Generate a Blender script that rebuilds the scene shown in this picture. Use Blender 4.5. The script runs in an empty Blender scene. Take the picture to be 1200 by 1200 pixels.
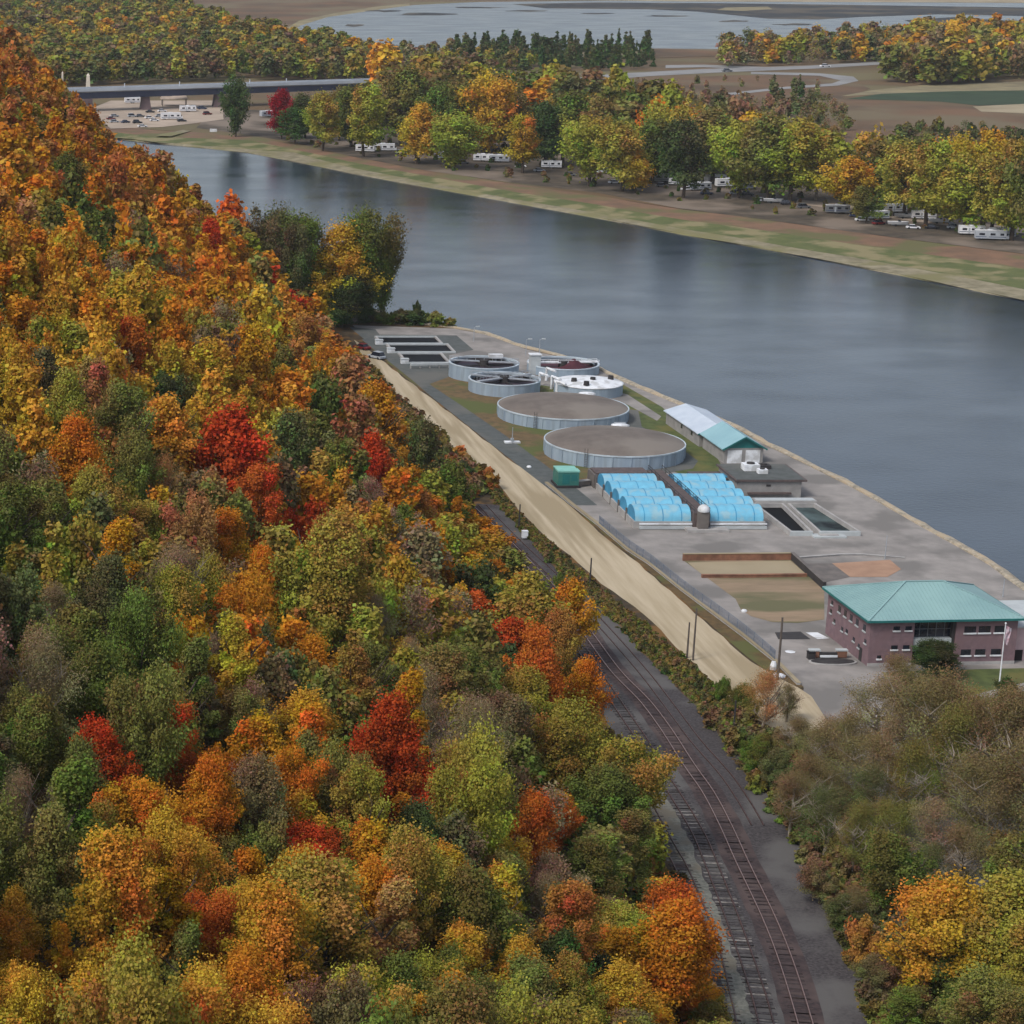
import bpy, math, random
import numpy as np
from mathutils import Vector, Matrix

random.seed(7); RNG = np.random.default_rng(11)
SC = bpy.context.scene
COL = SC.collection

# ------------------------------------------------------------------ camera model
F, X0, Y0 = 2900.0, 0.0, 600.0          # focal length and principal point in photo pixels (1200 wide)
HCAM, PITCH = 115.0, math.atan(753/2900)
cp, sp = math.cos(PITCH), math.sin(PITCH)

def P(px, py, z=0.0):
    "point of the photo -> place on the level z"
    dx, dy, dz = (px-X0)/F, cp+(Y0-py)/F*sp, -sp+(Y0-py)/F*cp
    t = (z-HCAM)/dz
    return Vector((dx*t, dy*t, z))

def PX(x, y, z):
    zc = y*cp-(z-HCAM)*sp
    return X0+F*x/zc, Y0-F*(y*sp+(z-HCAM)*cp)/zc, F/zc

cam_d = bpy.data.cameras.new('camera'); cam = bpy.data.objects.new('camera', cam_d); COL.objects.link(cam)
cam.location = (0, 0, HCAM); cam.rotation_euler = (math.pi/2-PITCH, 0, 0)
cam_d.sensor_width = 36; cam_d.lens = F/1200*36; cam_d.shift_x = (600-X0)/1200; cam_d.shift_y = 0
cam_d.clip_start = 1; cam_d.clip_end = 20000
SC.camera = cam
SC.render.resolution_x = SC.render.resolution_y = 1024

# ------------------------------------------------------------------ light
W = bpy.data.worlds.new('World'); SC.world = W; W.use_nodes = True
nt = W.node_tree; nt.nodes.clear()
sky = nt.nodes.new('ShaderNodeTexSky'); sky.sky_type = 'NISHITA'; sky.sun_disc = False
SUN_EL, SUN_AZ = math.radians(48), math.radians(235)      # azimuth measured from +Y towards +X
sky.sun_elevation = SUN_EL; sky.sun_rotation = SUN_AZ
sky.air_density = 1.0; sky.dust_density = 3.0; sky.ozone_density = 1.0
hs = nt.nodes.new('ShaderNodeHueSaturation'); hs.inputs['Saturation'].default_value = 0.56
bg = nt.nodes.new('ShaderNodeBackground'); bg.inputs['Strength'].default_value = 0.15
wo = nt.nodes.new('ShaderNodeOutputWorld')
nt.links.new(sky.outputs[0], hs.inputs['Color']); nt.links.new(hs.outputs[0], bg.inputs[0]); nt.links.new(bg.outputs[0], wo.inputs[0])
sd = bpy.data.lights.new('sun', 'SUN'); sd.energy = 1.5; sd.angle = math.radians(13); sd.color = (1, .95, .88)
sun = bpy.data.objects.new('sun', sd); COL.objects.link(sun)
sdir = Vector((math.sin(SUN_AZ)*math.cos(SUN_EL), math.cos(SUN_AZ)*math.cos(SUN_EL), math.sin(SUN_EL)))
sun.rotation_euler = sdir.to_track_quat('Z', 'Y').to_euler()
SC.view_settings.view_transform = 'Standard'; SC.view_settings.look = 'None'
SC.view_settings.exposure = 0.24; SC.view_settings.gamma = 1.0
SC.cycles.max_bounces = 6; SC.cycles.diffuse_bounces = 3; SC.cycles.glossy_bounces = 3
SC.cycles.transmission_bounces = 3; SC.cycles.transparent_max_bounces = 4

# ------------------------------------------------------------------ colours and materials
def s2l(c):
    return tuple((v/255/12.92 if v/255 <= .04045 else ((v/255+.055)/1.055)**2.4) for v in c[:3])

def mat(name, c1, c2=None, scale=1.0, rough=.85, c3=None, s3=.1, bump=0.0, metal=0.0, spec=.3, stretch=None, lin=False, detail=5):
    m = bpy.data.materials.new(name); m.use_nodes = True
    n = m.node_tree.nodes; l = m.node_tree.links; b = n['Principled BSDF']
    b.inputs['Roughness'].default_value = rough; b.inputs['Metallic'].default_value = metal
    b.inputs['Specular IOR Level'].default_value = spec
    cv = (lambda c: tuple(c)) if lin else s2l
    if c2 is None:
        c2 = tuple(v*.86 for v in c1)
    tc = n.new('ShaderNodeTexCoord'); mp = n.new('ShaderNodeMapping')
    l.new(tc.outputs['Object'], mp.inputs[0])
    if stretch: mp.inputs['Scale'].default_value = stretch
    nz = n.new('ShaderNodeTexNoise'); nz.inputs['Scale'].default_value = scale; nz.inputs['Detail'].default_value = detail
    nz.inputs['Roughness'].default_value = .6
    l.new(mp.outputs[0], nz.inputs['Vector'])
    rp = n.new('ShaderNodeValToRGB'); rp.color_ramp.elements[0].position = .36; rp.color_ramp.elements[1].position = .64
    rp.color_ramp.elements[0].color = (*cv(c1), 1); rp.color_ramp.elements[1].color = (*cv(c2), 1)
    l.new(nz.outputs['Fac'], rp.inputs[0]); out = rp.outputs[0]
    if c3 is not None:
        n3 = n.new('ShaderNodeTexNoise'); n3.inputs['Scale'].default_value = s3; n3.inputs['Detail'].default_value = 6
        l.new(mp.outputs[0], n3.inputs['Vector'])
        r3 = n.new('ShaderNodeValToRGB'); r3.color_ramp.elements[0].position = .48; r3.color_ramp.elements[1].position = .6
        l.new(n3.outputs['Fac'], r3.inputs[0])
        mx = n.new('ShaderNodeMix'); mx.data_type = 'RGBA'
        l.new(r3.outputs[0], mx.inputs['Factor']); l.new(out, mx.inputs['A']); mx.inputs['B'].default_value = (*cv(c3), 1)
        out = mx.outputs['Result']
    l.new(out, b.inputs['Base Color'])
    if bump:
        bp = n.new('ShaderNodeBump'); bp.inputs['Strength'].default_value = 1; bp.inputs['Distance'].default_value = bump
        l.new(nz.outputs['Fac'], bp.inputs['Height']); l.new(bp.outputs[0], b.inputs['Normal'])
    return m

def leaf_mat():
    m = bpy.data.materials.new('foliage'); m.use_nodes = True
    n = m.node_tree.nodes; l = m.node_tree.links; n.clear()
    oi = n.new('ShaderNodeObjectInfo'); at = n.new('ShaderNodeAttribute'); at.attribute_name = 'tint'
    mx = n.new('ShaderNodeMix'); mx.data_type = 'RGBA'; mx.blend_type = 'MULTIPLY'; mx.inputs['Factor'].default_value = 1
    mx.clamp_result = False
    l.new(oi.outputs['Color'], mx.inputs['A']); l.new(at.outputs['Color'], mx.inputs['B'])
    d = n.new('ShaderNodeBsdfDiffuse'); t = n.new('ShaderNodeBsdfTranslucent'); ms = n.new('ShaderNodeMixShader')
    ms.inputs[0].default_value = .22
    l.new(mx.outputs['Result'], d.inputs[0]); l.new(mx.outputs['Result'], t.inputs[0])
    l.new(d.outputs[0], ms.inputs[1]); l.new(t.outputs[0], ms.inputs[2])
    o = n.new('ShaderNodeOutputMaterial'); l.new(ms.outputs[0], o.inputs[0])
    return m
LEAF = leaf_mat()
BARK = mat('bark', (84, 74, 64), (58, 50, 44), 3, .95, bump=.03)
TWIG = mat('twigs', (150, 140, 126), (112, 102, 92), 2, .95)

def water_mat(name, base, rough, s1, bump, murk=None):
    m = mat(name, base, None, .02, rough, spec=.5)
    n = m.node_tree.nodes; l = m.node_tree.links; b = n['Principled BSDF']
    b.inputs['IOR'].default_value = 1.33
    tc = n.new('ShaderNodeTexCoord'); mp = n.new('ShaderNodeMapping'); mp.inputs['Scale'].default_value = (1, 1.6, 1)
    l.new(tc.outputs['Object'], mp.inputs[0])
    a = n.new('ShaderNodeTexNoise'); a.inputs['Scale'].default_value = s1; a.inputs['Detail'].default_value = 4
    c = n.new('ShaderNodeTexNoise'); c.inputs['Scale'].default_value = .035; c.inputs['Detail'].default_value = 4
    l.new(mp.outputs[0], a.inputs['Vector']); l.new(mp.outputs[0], c.inputs['Vector'])
    mu = n.new('ShaderNodeMath'); mu.operation = 'MULTIPLY'; l.new(a.outputs['Fac'], mu.inputs[0]); l.new(c.outputs['Fac'], mu.inputs[1])
    bp = n.new('ShaderNodeBump'); bp.inputs['Strength'].default_value = 1; bp.inputs['Distance'].default_value = bump
    l.new(mu.outputs[0], bp.inputs['Height']); l.new(bp.outputs[0], b.inputs['Normal'])
    rr = n.new('ShaderNodeMapRange'); rr.inputs['From Min'].default_value = .35; rr.inputs['From Max'].default_value = .65
    rr.inputs['To Min'].default_value = rough*.85; rr.inputs['To Max'].default_value = rough*1.25
    l.new(c.outputs['Fac'], rr.inputs['Value']); l.new(rr.outputs[0], b.inputs['Roughness'])
    return m

M = {}
M['river'] = water_mat('river_water', (44, 56, 70), .17, .9, .09)
M['lake'] = water_mat('lake_water', (58, 70, 84), .2, .5, .10)
M['litter'] = mat('leaf_litter', (78, 64, 44), (52, 44, 34), .5, .95, (110, 80, 42), .15)
M['concrete_pave'] = mat('concrete_paving', (148, 143, 139), (128, 124, 121), .22, .9, (114, 111, 108), .09, detail=9)
M['lane'] = mat('lane_asphalt', (88, 92, 92), (74, 79, 78), .6, .9, (98, 98, 94), .05)
M['dirt_road'] = mat('tan_dirt', (182, 168, 144), (164, 150, 124), .3, .95, (150, 136, 110), .16, stretch=(2.0, .12, 1))
M['verge'] = mat('brown_verge', (104, 84, 54), (78, 66, 46), .5, .95, (86, 88, 50), .12)
M['turf'] = mat('brown_turf', (112, 92, 64), (88, 76, 54), .4, .95, (84, 90, 50), .1)
M['lawn'] = mat('green_lawn', (84, 94, 52), (66, 76, 42), .5, .95, (98, 96, 54), .12)
M['ballast'] = mat('grey_ballast', (80, 76, 77), (50, 47, 49), 2.6, .95, (90, 88, 87), .09, bump=.04)
M['ballast_dark'] = mat('dark_ballast', (72, 60, 60), (50, 44, 46), 1.6, .95, (82, 70, 68), .2, bump=.04)
M['ballast_pale'] = mat('pale_ballast', (124, 124, 116), (92, 94, 88), 1.8, .95, (110, 104, 92), .2)
M['rail'] = mat('rail_steel', (92, 70, 66), (70, 54, 52), 2, .5, metal=.3)
M['rail_top'] = mat('worn_rail_top', (150, 128, 122), (130, 108, 104), 2, .4, metal=.4)
M['tie'] = mat('dark_tie', (66, 56, 56), (54, 47, 48), 2, .95)
M['tie_pale'] = mat('weathered_tie', (150, 146, 141), (84, 79, 77), .9, .95)
M['tank_wall'] = mat('blue_grey_tank_wall', (150, 166, 180), (132, 148, 164), .4, .7, (134, 148, 160), .6, stretch=(1.5, 1.5, .2))
M['tank_rim'] = mat('tank_rim', (188, 202, 212), None, .3, .7)
M['tank_roof'] = mat('brown_tank_roof', (112, 104, 98), (98, 91, 86), .25, .9, (122, 115, 108), .07)
M['white'] = mat('white_paint', (226, 230, 234), (206, 210, 216), .8, .6, (186, 188, 190), .5)
M['sludge'] = mat('dark_sludge', (52, 42, 52), (38, 33, 42), .3, .5, (64, 50, 60), .15, spec=.15)
M['maroon'] = mat('maroon_water', (88, 48, 56), (66, 38, 46), .3, .6, spec=.15)
M['dark_water'] = mat('dark_basin_water', (22, 22, 24), (14, 15, 17), .3, .6, spec=.08)
M['green_water'] = mat('green_basin_water', (84, 100, 100), (24, 28, 30), .12, .6, spec=.1)
M['concrete'] = mat('pale_concrete', (166, 164, 162), (146, 144, 143), .5, .85)
M['concrete_dark'] = mat('stained_concrete', (112, 106, 102), (92, 88, 86), .4, .9)
M['blue_cover'] = mat('blue_cover', (112, 182, 210), (96, 162, 194), .5, .55, (136, 178, 194), .5, spec=.5)
M['blue_end'] = mat('blue_cover_end', (70, 150, 190), (58, 132, 172), .5, .5)
M['deck_brown'] = mat('brown_deck', (96, 84, 82), (78, 70, 70), 1, .8)
M['metal'] = mat('galvanised_metal', (166, 172, 178), (146, 152, 160), .8, .5, metal=.2)
M['teal_roof'] = mat('teal_metal_roof', (134, 166, 166), (122, 154, 156), .12, .6)
M['teal_dark'] = mat('dark_teal_trim', (38, 110, 108), (32, 98, 98), .5, .5)
M['teal_pale'] = mat('pale_teal_roof', (138, 176, 184), (128, 166, 176), .2, .5)
M['silver_roof'] = mat('silver_roof', (190, 200, 212), (176, 188, 202), .3, .5)
M['wall_grey'] = mat('grey_block_wall', (146, 144, 142), (130, 128, 127), .6, .9)
M['brick'] = mat('purple_brick', (124, 102, 107), (108, 90, 96), 1.2, .9, (118, 96, 100), .25)
M['trim_grey'] = mat('pale_trim', (178, 184, 186), (164, 170, 173), .5, .7)
M['glass'] = mat('dark_glass', (26, 28, 38), (34, 38, 50), .6, .12, spec=.6)
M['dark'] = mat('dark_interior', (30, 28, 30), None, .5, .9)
M['green_box'] = mat('green_enclosure', (60, 118, 110), (52, 106, 98), .8, .5)
M['green_top'] = mat('mint_top', (132, 190, 178), (120, 178, 166), .8, .5)
M['orange_dirt'] = mat('orange_dirt', (164, 132, 110), (148, 118, 98), .3, .95)
M['yard'] = mat('dry_yard', (148, 128, 106), (128, 112, 92), .2, .95, (98, 96, 70), .07, stretch=(.5, 1.6, 1))
M['rust_wall'] = mat('rusty_edge', (140, 100, 80), (108, 78, 64), .6, .9)
M['charcoal'] = mat('charcoal', (60, 58, 58), (48, 46, 48), .8, .8)
M['pole_wood'] = mat('pole_wood', (98, 90, 84), (76, 70, 66), .8, .9)
M['fence'] = mat('fence_wire', (112, 122, 138), (98, 108, 124), 2, .7)
M['seawall'] = mat('rubble_wall', (172, 162, 144), (126, 120, 108), 1.2, .95, (164, 150, 128), .3, bump=.1)
M['sand'] = mat('shore_sand', (142, 134, 112), (112, 106, 84), .25, .95, (116, 112, 78), .05)
M['shoregrass'] = mat('shore_grass', (92, 98, 58), (80, 88, 52), .2, .95, (128, 120, 88), .09)
M['bankdirt'] = mat('bank_dirt', (124, 96, 76), (104, 84, 68), .12, .95, (96, 94, 62), .05)
M['camp'] = mat('camp_ground', (88, 78, 66), (64, 58, 50), .15, .95, (120, 108, 96), .03)
M['marsh'] = mat('brown_marsh', (104, 84, 60), (80, 70, 52), .02, .95, (104, 96, 68), .01, stretch=(.6, 1.4, 1))
M['redmarsh'] = mat('red_marsh', (108, 82, 60), (82, 68, 52), .02, .95, (104, 92, 70), .012)
M['darkmarsh'] = mat('dark_reeds', (54, 54, 56), (42, 46, 48), .03, .95, (82, 76, 66), .02)
M['khaki'] = mat('khaki_mud', (138, 128, 98), (112, 104, 82), .05, .95)
M['field'] = mat('dark_green_field', (52, 68, 46), (44, 58, 40), .05, .95)
M['tanfield'] = mat('tan_field', (154, 142, 118), (136, 124, 100), .04, .95)
M['road'] = mat('grey_road', (138, 138, 138), (124, 124, 124), .05, .9)
M['lot'] = mat('pale_lot', (172, 156, 140), (150, 136, 122), .06, .95)
M['navy'] = mat('navy_girder', (52, 58, 78), (44, 50, 68), .1, .7)
M['deck'] = mat('bridge_deck_concrete', (182, 190, 198), (168, 176, 186), .1, .8)
M['pylon'] = mat('cream_concrete', (216, 206, 190), None, .1, .8)
M['stone'] = mat('purple_stone', (112, 96, 98), (94, 82, 86), .2, .9)
M['tyre'] = mat('tyre', (28, 28, 30), None, 1, .9)
def paint(name, c): return mat(name, c, tuple(v*.94 for v in c), .6, .35, spec=.5)
M['car_white'] = paint('white_car_paint', (226, 228, 232)); M['car_silver'] = paint('silver_car_paint', (168, 174, 182))
M['car_black'] = paint('black_car_paint', (30, 32, 40)); M['car_red'] = paint('dark_red_car_paint', (116, 34, 34))
M['car_blue'] = paint('dark_blue_car_paint', (44, 58, 92)); M['car_grey'] = paint('grey_car_paint', (104, 108, 112))

# ------------------------------------------------------------------ object helpers
def org(o):
    v = Vector((0, 0, 0))
    while o is not None:
        v += o.location; o = o.parent
    return v

def tag(o, label=None, cat=None, group=None, kind=None):
    if label: o['label'] = label
    if cat: o['category'] = cat
    if group: o['group'] = group
    if kind: o['kind'] = kind
    return o

def thing(name, label, cat, loc, group=None, rz=0):
    o = bpy.data.objects.new(name, None); COL.objects.link(o); o.location = loc; o.rotation_euler = (0, 0, rz)
    o.empty_display_size = .5
    return tag(o, label, cat, group)

class MB:
    "collects shapes given in world metres (or in a frame) and links them as one mesh object"
    def __init__(s, fr=None): s.v = []; s.f = []; s.fr = fr
    def add(s, vs, fs):
        k = len(s.v)
        for p in vs:
            p = Vector(p); s.v.append(s.fr @ p if s.fr is not None else p)
        s.f += [tuple(i+k for i in f) for f in fs]; return s
    def box(s, x0, x1, y0, y1, z0, z1):
        vs = [(x, y, z) for z in (z0, z1) for x, y in ((x0, y0), (x1, y0), (x1, y1), (x0, y1))]
        return s.add(vs, [(3, 2, 1, 0), (4, 5, 6, 7), (0, 1, 5, 4), (1, 2, 6, 5), (2, 3, 7, 6), (3, 0, 4, 7)])
    def bar(s, a, b, w, h, up=(0, 0, 1)):
        a, b = Vector(a), Vector(b); d = (b-a).normalized(); r = d.cross(Vector(up))
        if r.length < 1e-3: r = d.cross(Vector((1, 0, 0)))
        r.normalize(); u = r.cross(d).normalized(); vs = []
        for p in (a, b):
            for i, j in ((-1, -1), (1, -1), (1, 1), (-1, 1)): vs.append(p+r*(w/2*i)+u*(h/2*j))
        return s.add(vs, [(0, 1, 2, 3), (7, 6, 5, 4), (0, 4, 5, 1), (1, 5, 6, 2), (2, 6, 7, 3), (3, 7, 4, 0)])
    def tube(s, a, b, r0, r1=None, n=8, cap=True):
        r1 = r0 if r1 is None else r1
        a, b = Vector(a), Vector(b); d = (b-a).normalized(); r = d.orthogonal().normalized(); u = d.cross(r); vs = []
        for p, q in ((a, r0), (b, r1)):
            for i in range(n):
                t = 2*math.pi*i/n; vs.append(p+(r*math.cos(t)+u*math.sin(t))*q)
        fs = [(i, (i+1) % n, n+(i+1) % n, n+i) for i in range(n)]
        if cap: fs += [tuple(range(n))[::-1], tuple(range(n, 2*n))]
        return s.add(vs, fs)
    def lathe(s, c, prof, n=48, a0=0, a1=2*math.pi):
        c = Vector(c); full = abs(a1-a0-2*math.pi) < 1e-6; m = n if full else n+1; vs = []
        for r, z in prof:
            for i in range(m):
                t = a0+(a1-a0)*i/n; vs.append(c+Vector((r*math.cos(t), r*math.sin(t), z)))
        fs = []
        for k in range(len(prof)-1):
            for i in range(n):
                j = (i+1) % m; fs.append((k*m+i, k*m+j, (k+1)*m+j, (k+1)*m+i))
        return s.add(vs, fs)
    def disc(s, c, r, n=48, z=0):
        c = Vector(c); vs = [c+Vector((r*math.cos(2*math.pi*i/n), r*math.sin(2*math.pi*i/n), z)) for i in range(n)]
        return s.add(vs, [tuple(range(n))])
    def prism(s, poly, z0, z1):
        n = len(poly); vs = [(p[0], p[1], z0) for p in poly]+[(p[0], p[1], z1) for p in poly]
        return s.add(vs, [tuple(range(n))[::-1], tuple(range(n, 2*n))]+[(i, (i+1) % n, n+(i+1) % n, n+i) for i in range(n)])
    def build(s, name, m, parent=None, smooth=False):
        o_ = org(parent) if parent is not None else Vector((0, 0, 0))
        me = bpy.data.meshes.new(name); me.from_pydata([tuple(p-o_) for p in s.v], [], s.f)
        for x in (m if isinstance(m, (list, tuple)) else [m]): me.materials.append(x)
        if smooth: me.polygons.foreach_set('use_smooth', [True]*len(me.polygons))
        me.update()
        o = bpy.data.objects.new(name, me); COL.objects.link(o)
        if parent is not None: o.parent = parent
        return o

def sheet(name, pts, z, m, kind='structure', zpix=None, label=None):
    "flat polygon on the ground whose corners are photo points"
    mb = MB(); w = [P(x, y, zpix if zpix is not None else z) for x, y in pts]
    import mathutils.geometry as g
    tri = g.tessellate_polygon([[Vector((p.x, p.y, 0)) for p in w]])
    mb.add([(p.x, p.y, z) for p in w], [t if (w[t[1]]-w[t[0]]).to_2d().cross or True else t for t in tri])
    o = mb.build(name, m); o['kind'] = kind
    me = o.data
    for p in me.polygons:
        if p.normal.z < 0: p.flip()
    me.update()
    if label: o['label'] = label
    return o

def smooth_path(pts, step=2.0):
    out = []; n = len(pts)
    for i in range(n-1):
        p0, p1, p2, p3 = pts[max(i-1, 0)], pts[i], pts[i+1], pts[min(i+2, n-1)]
        k = max(2, int((p2-p1).length/step))
        for j in range(k):
            t = j/k
            out.append(.5*((2*p1)+(p2-p0)*t+(2*p0-5*p1+4*p2-p3)*t*t+(3*p1-p0-3*p2+p3)*t**3))
    out.append(pts[-1]); return out

def strip(name, left, right, z, m, jag=0.0, kind='structure'):
    "ground ribbon between two photo polylines"
    def res(pl, n=70):
        w = smooth_path([P(x, y, z) for x, y in pl], 3.0); L = [0]
        for a, b in zip(w, w[1:]): L.append(L[-1]+(b-a).length)
        o = []; k = 0
        for i in range(n):
            t = L[-1]*i/(n-1)
            while k < len(L)-2 and L[k+1] < t: k += 1
            u = (t-L[k])/max(1e-6, L[k+1]-L[k]); o.append(w[k].lerp(w[k+1], min(1, u)))
        return o
    a, b = res(left), res(right)
    vs = []; fs = []
    for i in range(len(a)):
        p, q = a[i].copy(), b[i].copy()
        if jag: p.x += random.uniform(-jag, jag); q.x += random.uniform(-jag, jag)
        vs += [p, q]
        if i: fs.append((2*i-2, 2*i-1, 2*i+1, 2*i))
    o = MB().add(vs, fs).build(name, m); o['kind'] = kind
    for p in o.data.polygons:
        if p.normal.z < 0: p.flip()
    o.data.update()
    return o

# ------------------------------------------------------------------ the hill
FOOT = [(P(x, y)) for x, y in [(838, 1200), (800, 1090), (755, 985), (698, 868), (668, 790), (612, 690), (548, 612), (474, 510), (396, 420)]]
fy = np.array([-400, 60]+[p.y for p in FOOT]+[640, 680, 740, 850, 950, 1060, 1200, 1400, 3000.]); fx = np.array([66, 72]+[p.x for p in FOOT]+[82, 68, 60, 55, 53, 40, 12, -40, -300.])
def foot(y): return np.interp(y, fy, fx)
def hill(x, y):
    x = np.asarray(x, float); y = np.asarray(y, float)
    d = foot(y)-x+0*x
    d = d+3.5*np.sin(y/31+.6)*np.clip(d/40, 0, 1)+2.2*np.sin(y/13.+x/19)*np.clip(d/30, 0, 1)
    sl = np.interp(y, [0, 150, 260, 420, 560, 700, 850, 1000, 1200, 1400], [.40, .42, .47, .50, .56, .78, .88, .8, .5, .4])
    s = np.sqrt(d*d+16)+d; s = s/2-1.2
    z = sl*np.clip(s, 0, None)
    z = np.where(z > 70, 70+26*(1-np.exp(-(z-70)/26)), z)
    return z

# ------------------------------------------------------------------ ground, river, land
gp = MB(); gp.box(-2450, 4150, -390, 5150, -9, -8); g = gp.build('ground', M['marsh']); g['kind'] = 'structure'

SHORE = [(-300, 120), (40, 150), (135, 163), (180, 168), (230, 173), (290, 179), (345, 190), (410, 203), (500, 220), (600, 238), (700, 256), (800, 275), (900, 293), (1000, 312), (1100, 332), (1200, 353), (1400, 396), (1800, 486)]
WZ, LZ = -3.0, -1.4
def sh(x, off, z):    # the shore line raised by off photo rows
    ys = np.interp(x, [p[0] for p in SHORE], [p[1] for p in SHORE])
    return P(x, ys-off, z)
xs = [-300, -100, 60, 100, 135, 160, 180, 205, 230, 260, 290, 320, 345, 375, 410, 455, 500, 550, 600, 650, 700, 750, 800, 850, 900, 950, 1000, 1050, 1100, 1150, 1200, 1300, 1400, 1800]
def offs(key, x):
    T = {'sand': ([-300, 180, 290, 345, 410, 600, 800, 1000, 1200, 1800], [2, 2, 4, 11, 7, 5, 7, 10, 14, 22]),
         'grass': ([-300, 180, 290, 345, 410, 600, 800, 1000, 1200, 1800], [6, 8, 15, 15, 14, 14, 18, 26, 38, 55]),
         'dirt': ([-300, 180, 290, 345, 410, 600, 800, 1000, 1200, 1800], [14, 16, 20, 20, 20, 23, 30, 42, 60, 90])}
    return np.interp(x, *T[key])
rb = MB(); rows = [lambda x: sh(x, -5, WZ-1.6), lambda x: sh(x, 0, WZ-.05), lambda x: sh(x, 1.5, WZ+.35), lambda x: sh(x, offs('sand', x), -2.3), lambda x: sh(x, offs('grass', x), -1.7), lambda x: sh(x, offs('dirt', x), LZ)]
vs = []; fs = []; mi = []
for i, x in enumerate(xs):
    for r in rows:
        p = r(x); p.y += random.uniform(-1.5, 1.5) if 0 < i < len(xs)-1 else 0; vs.append(p)
    if i:
        for k in range(5):
            a = (i-1)*6+k; b = i*6+k; fs.append((a, b, b+1, a+1)); mi.append([0, 0, 0, 1, 2][k])
rb.add(vs, fs); o = rb.build('riverbank', [M['sand'], M['shoregrass'], M['bankdirt']]); o['kind'] = 'structure'
o.data.polygons.foreach_set('material_index', mi); o.data.update()
# land behind the bank, one sheet out to the horizon
pl = [sh(x, offs('dirt', x), LZ) for x in xs]
mb = MB(); vs = []; fs = []
for i, p in enumerate(pl):
    vs += [(p.x, p.y, LZ), (p.x*1.9, max(p.y, 600)+520, LZ), (p.x*8, 5100, LZ)]
    if i:
        fs += [(3*i-3, 3*i, 3*i+1, 3*i-2), (3*i-2, 3*i+1, 3*i+2, 3*i-1)]
mb.add(vs, fs); o = mb.build('far_land', M['marsh']); o['kind'] = 'structure'

# water of the river
b = MB(); b.add([(-1500, -600, WZ), (3000, -600, WZ), (3000, 1500, WZ), (-1500, 1500, WZ)], [(0, 1, 2, 3)])
o = b.build('river', M['river']); o['kind'] = 'structure'

# near bank: flat land between hill and river, with its rubble edge
SEA = [(455, 372), (500, 380), (532, 384), (570, 391), (616, 407), (655, 416), (694, 428), (730, 445), (795, 472), (857, 497), (900, 520), (950, 544), (1000, 569), (1040, 591), (1080, 614), (1127, 640), (1167, 663), (1200, 688), (1300, 750), (1450, 845), (1700, 1010)]
sw = [P(x, y) for x, y in SEA]
pre = [Vector((-290, 3000, 0)), Vector((-20, 1400, 0)), Vector((24, 1200, 0)), Vector((48, 1060, 0)), Vector((57, 950, 0)), Vector((59, 850, 0)), Vector((64, 740, 0)), Vector((74, 690, 0)), Vector((100, 662, 0))]
post = [Vector((330, 60, 0)), Vector((330, -600, 0))]
edge = pre+sw+post
xe = lambda y: float(np.interp(-y, [-p.y for p in edge], [p.x for p in edge]))
NX, ys_ = 64, list(np.concatenate([np.arange(-300, 100, 40), np.arange(100, 1000, 9), np.arange(1000, 3000, 100)]))
vs = []; fs = []
for j, y in enumerate(ys_):
    e = xe(y); f_ = float(foot(y))
    e = max(e, f_+1.5); k_ = min(8, (e-f_)*.3); xl_ = f_-135; xx = list(np.linspace(xl_-360, xl_-10, 12))+list(np.linspace(xl_, f_+k_, NX-12-14))+list(np.linspace(f_+k_+.2, e, 14))
    for i, x in enumerate(xx):
        z = float(hill(x, y)) if i < NX-14 else 0.0
        if i >= NX-14-3 and x > f_-1: z = min(z, .0)
        vs.append((x, y, max(z, 0) if x < f_ else 0))
    if j:
        for i in range(NX-1):
            a = (j-1)*NX+i; b_ = j*NX+i; fs.append((a, a+1, b_+1, b_))
o = MB().add(vs, fs).build('hillside', M['litter'], smooth=True); o['kind'] = 'structure'
# rubble slope down to the water, and the pale capping strip
vs = []; fs = []; path = smooth_path(edge[1:-1], 4.0)
for i, p in enumerate(path):
    t = (path[min(i+1, len(path)-1)]-path[max(i-1, 0)]).normalized(); nrm = Vector((-t.y, t.x, 0))
    if nrm.x < 0: nrm = -nrm
    j = lambda a: random.uniform(-a, a)
    prof = [(-1.0, -.05), (-.9+j(.1), .30+j(.06)), (-.2+j(.15), .45+j(.12)), (.5+j(.3), .25+j(.15)), (2.2+j(.4), -1.3+j(.3)), (5.2+j(.5), -3.6)]
    for a, z in prof: q = p+nrm*a; vs.append((q.x, q.y, z))
    if i:
        for k in range(5): a = (i-1)*6+k; c = i*6+k; fs.append((a, c, c+1, a+1))
o = MB().add(vs, fs).build('seawall', M['seawall']); tag(o, 'long low pale rubble wall edging the plant yard along the river', 'sea wall')

# plant yard and its surfaces
sheet('concrete_yard', [(413, 381), (532, 385), (570, 392), (616, 409), (655, 418), (694, 430), (728, 446), (795, 474), (857, 500), (900, 523), (950, 547), (1000, 572), (1040, 594), (1080, 617), (1127, 643), (1167, 667), (1200, 692), (1300, 756), (1300, 832), (1150, 838), (1040, 838), (968, 852), (938, 830), (942, 806), (911, 779), (872, 748), (800, 694), (760, 662), (735, 645), (700, 616), (670, 592), (640, 568), (570, 511), (500, 455), (440, 405)], .02, M['concrete_pave'])
strip('asphalt_lane', [(409, 383), (430, 400), (455, 420), (500, 460), (560, 508), (625, 559), (668, 592)], [(440, 386), (452, 400), (475, 420), (515, 446), (550, 473), (590, 507), (655, 556), (700, 592)], .035, M['lane'])
sheet('apron', [(424, 398), (446, 392), (535, 393), (555, 410), (526, 416), (526, 444), (505, 452), (485, 447)], .045, M['lane'])
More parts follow.
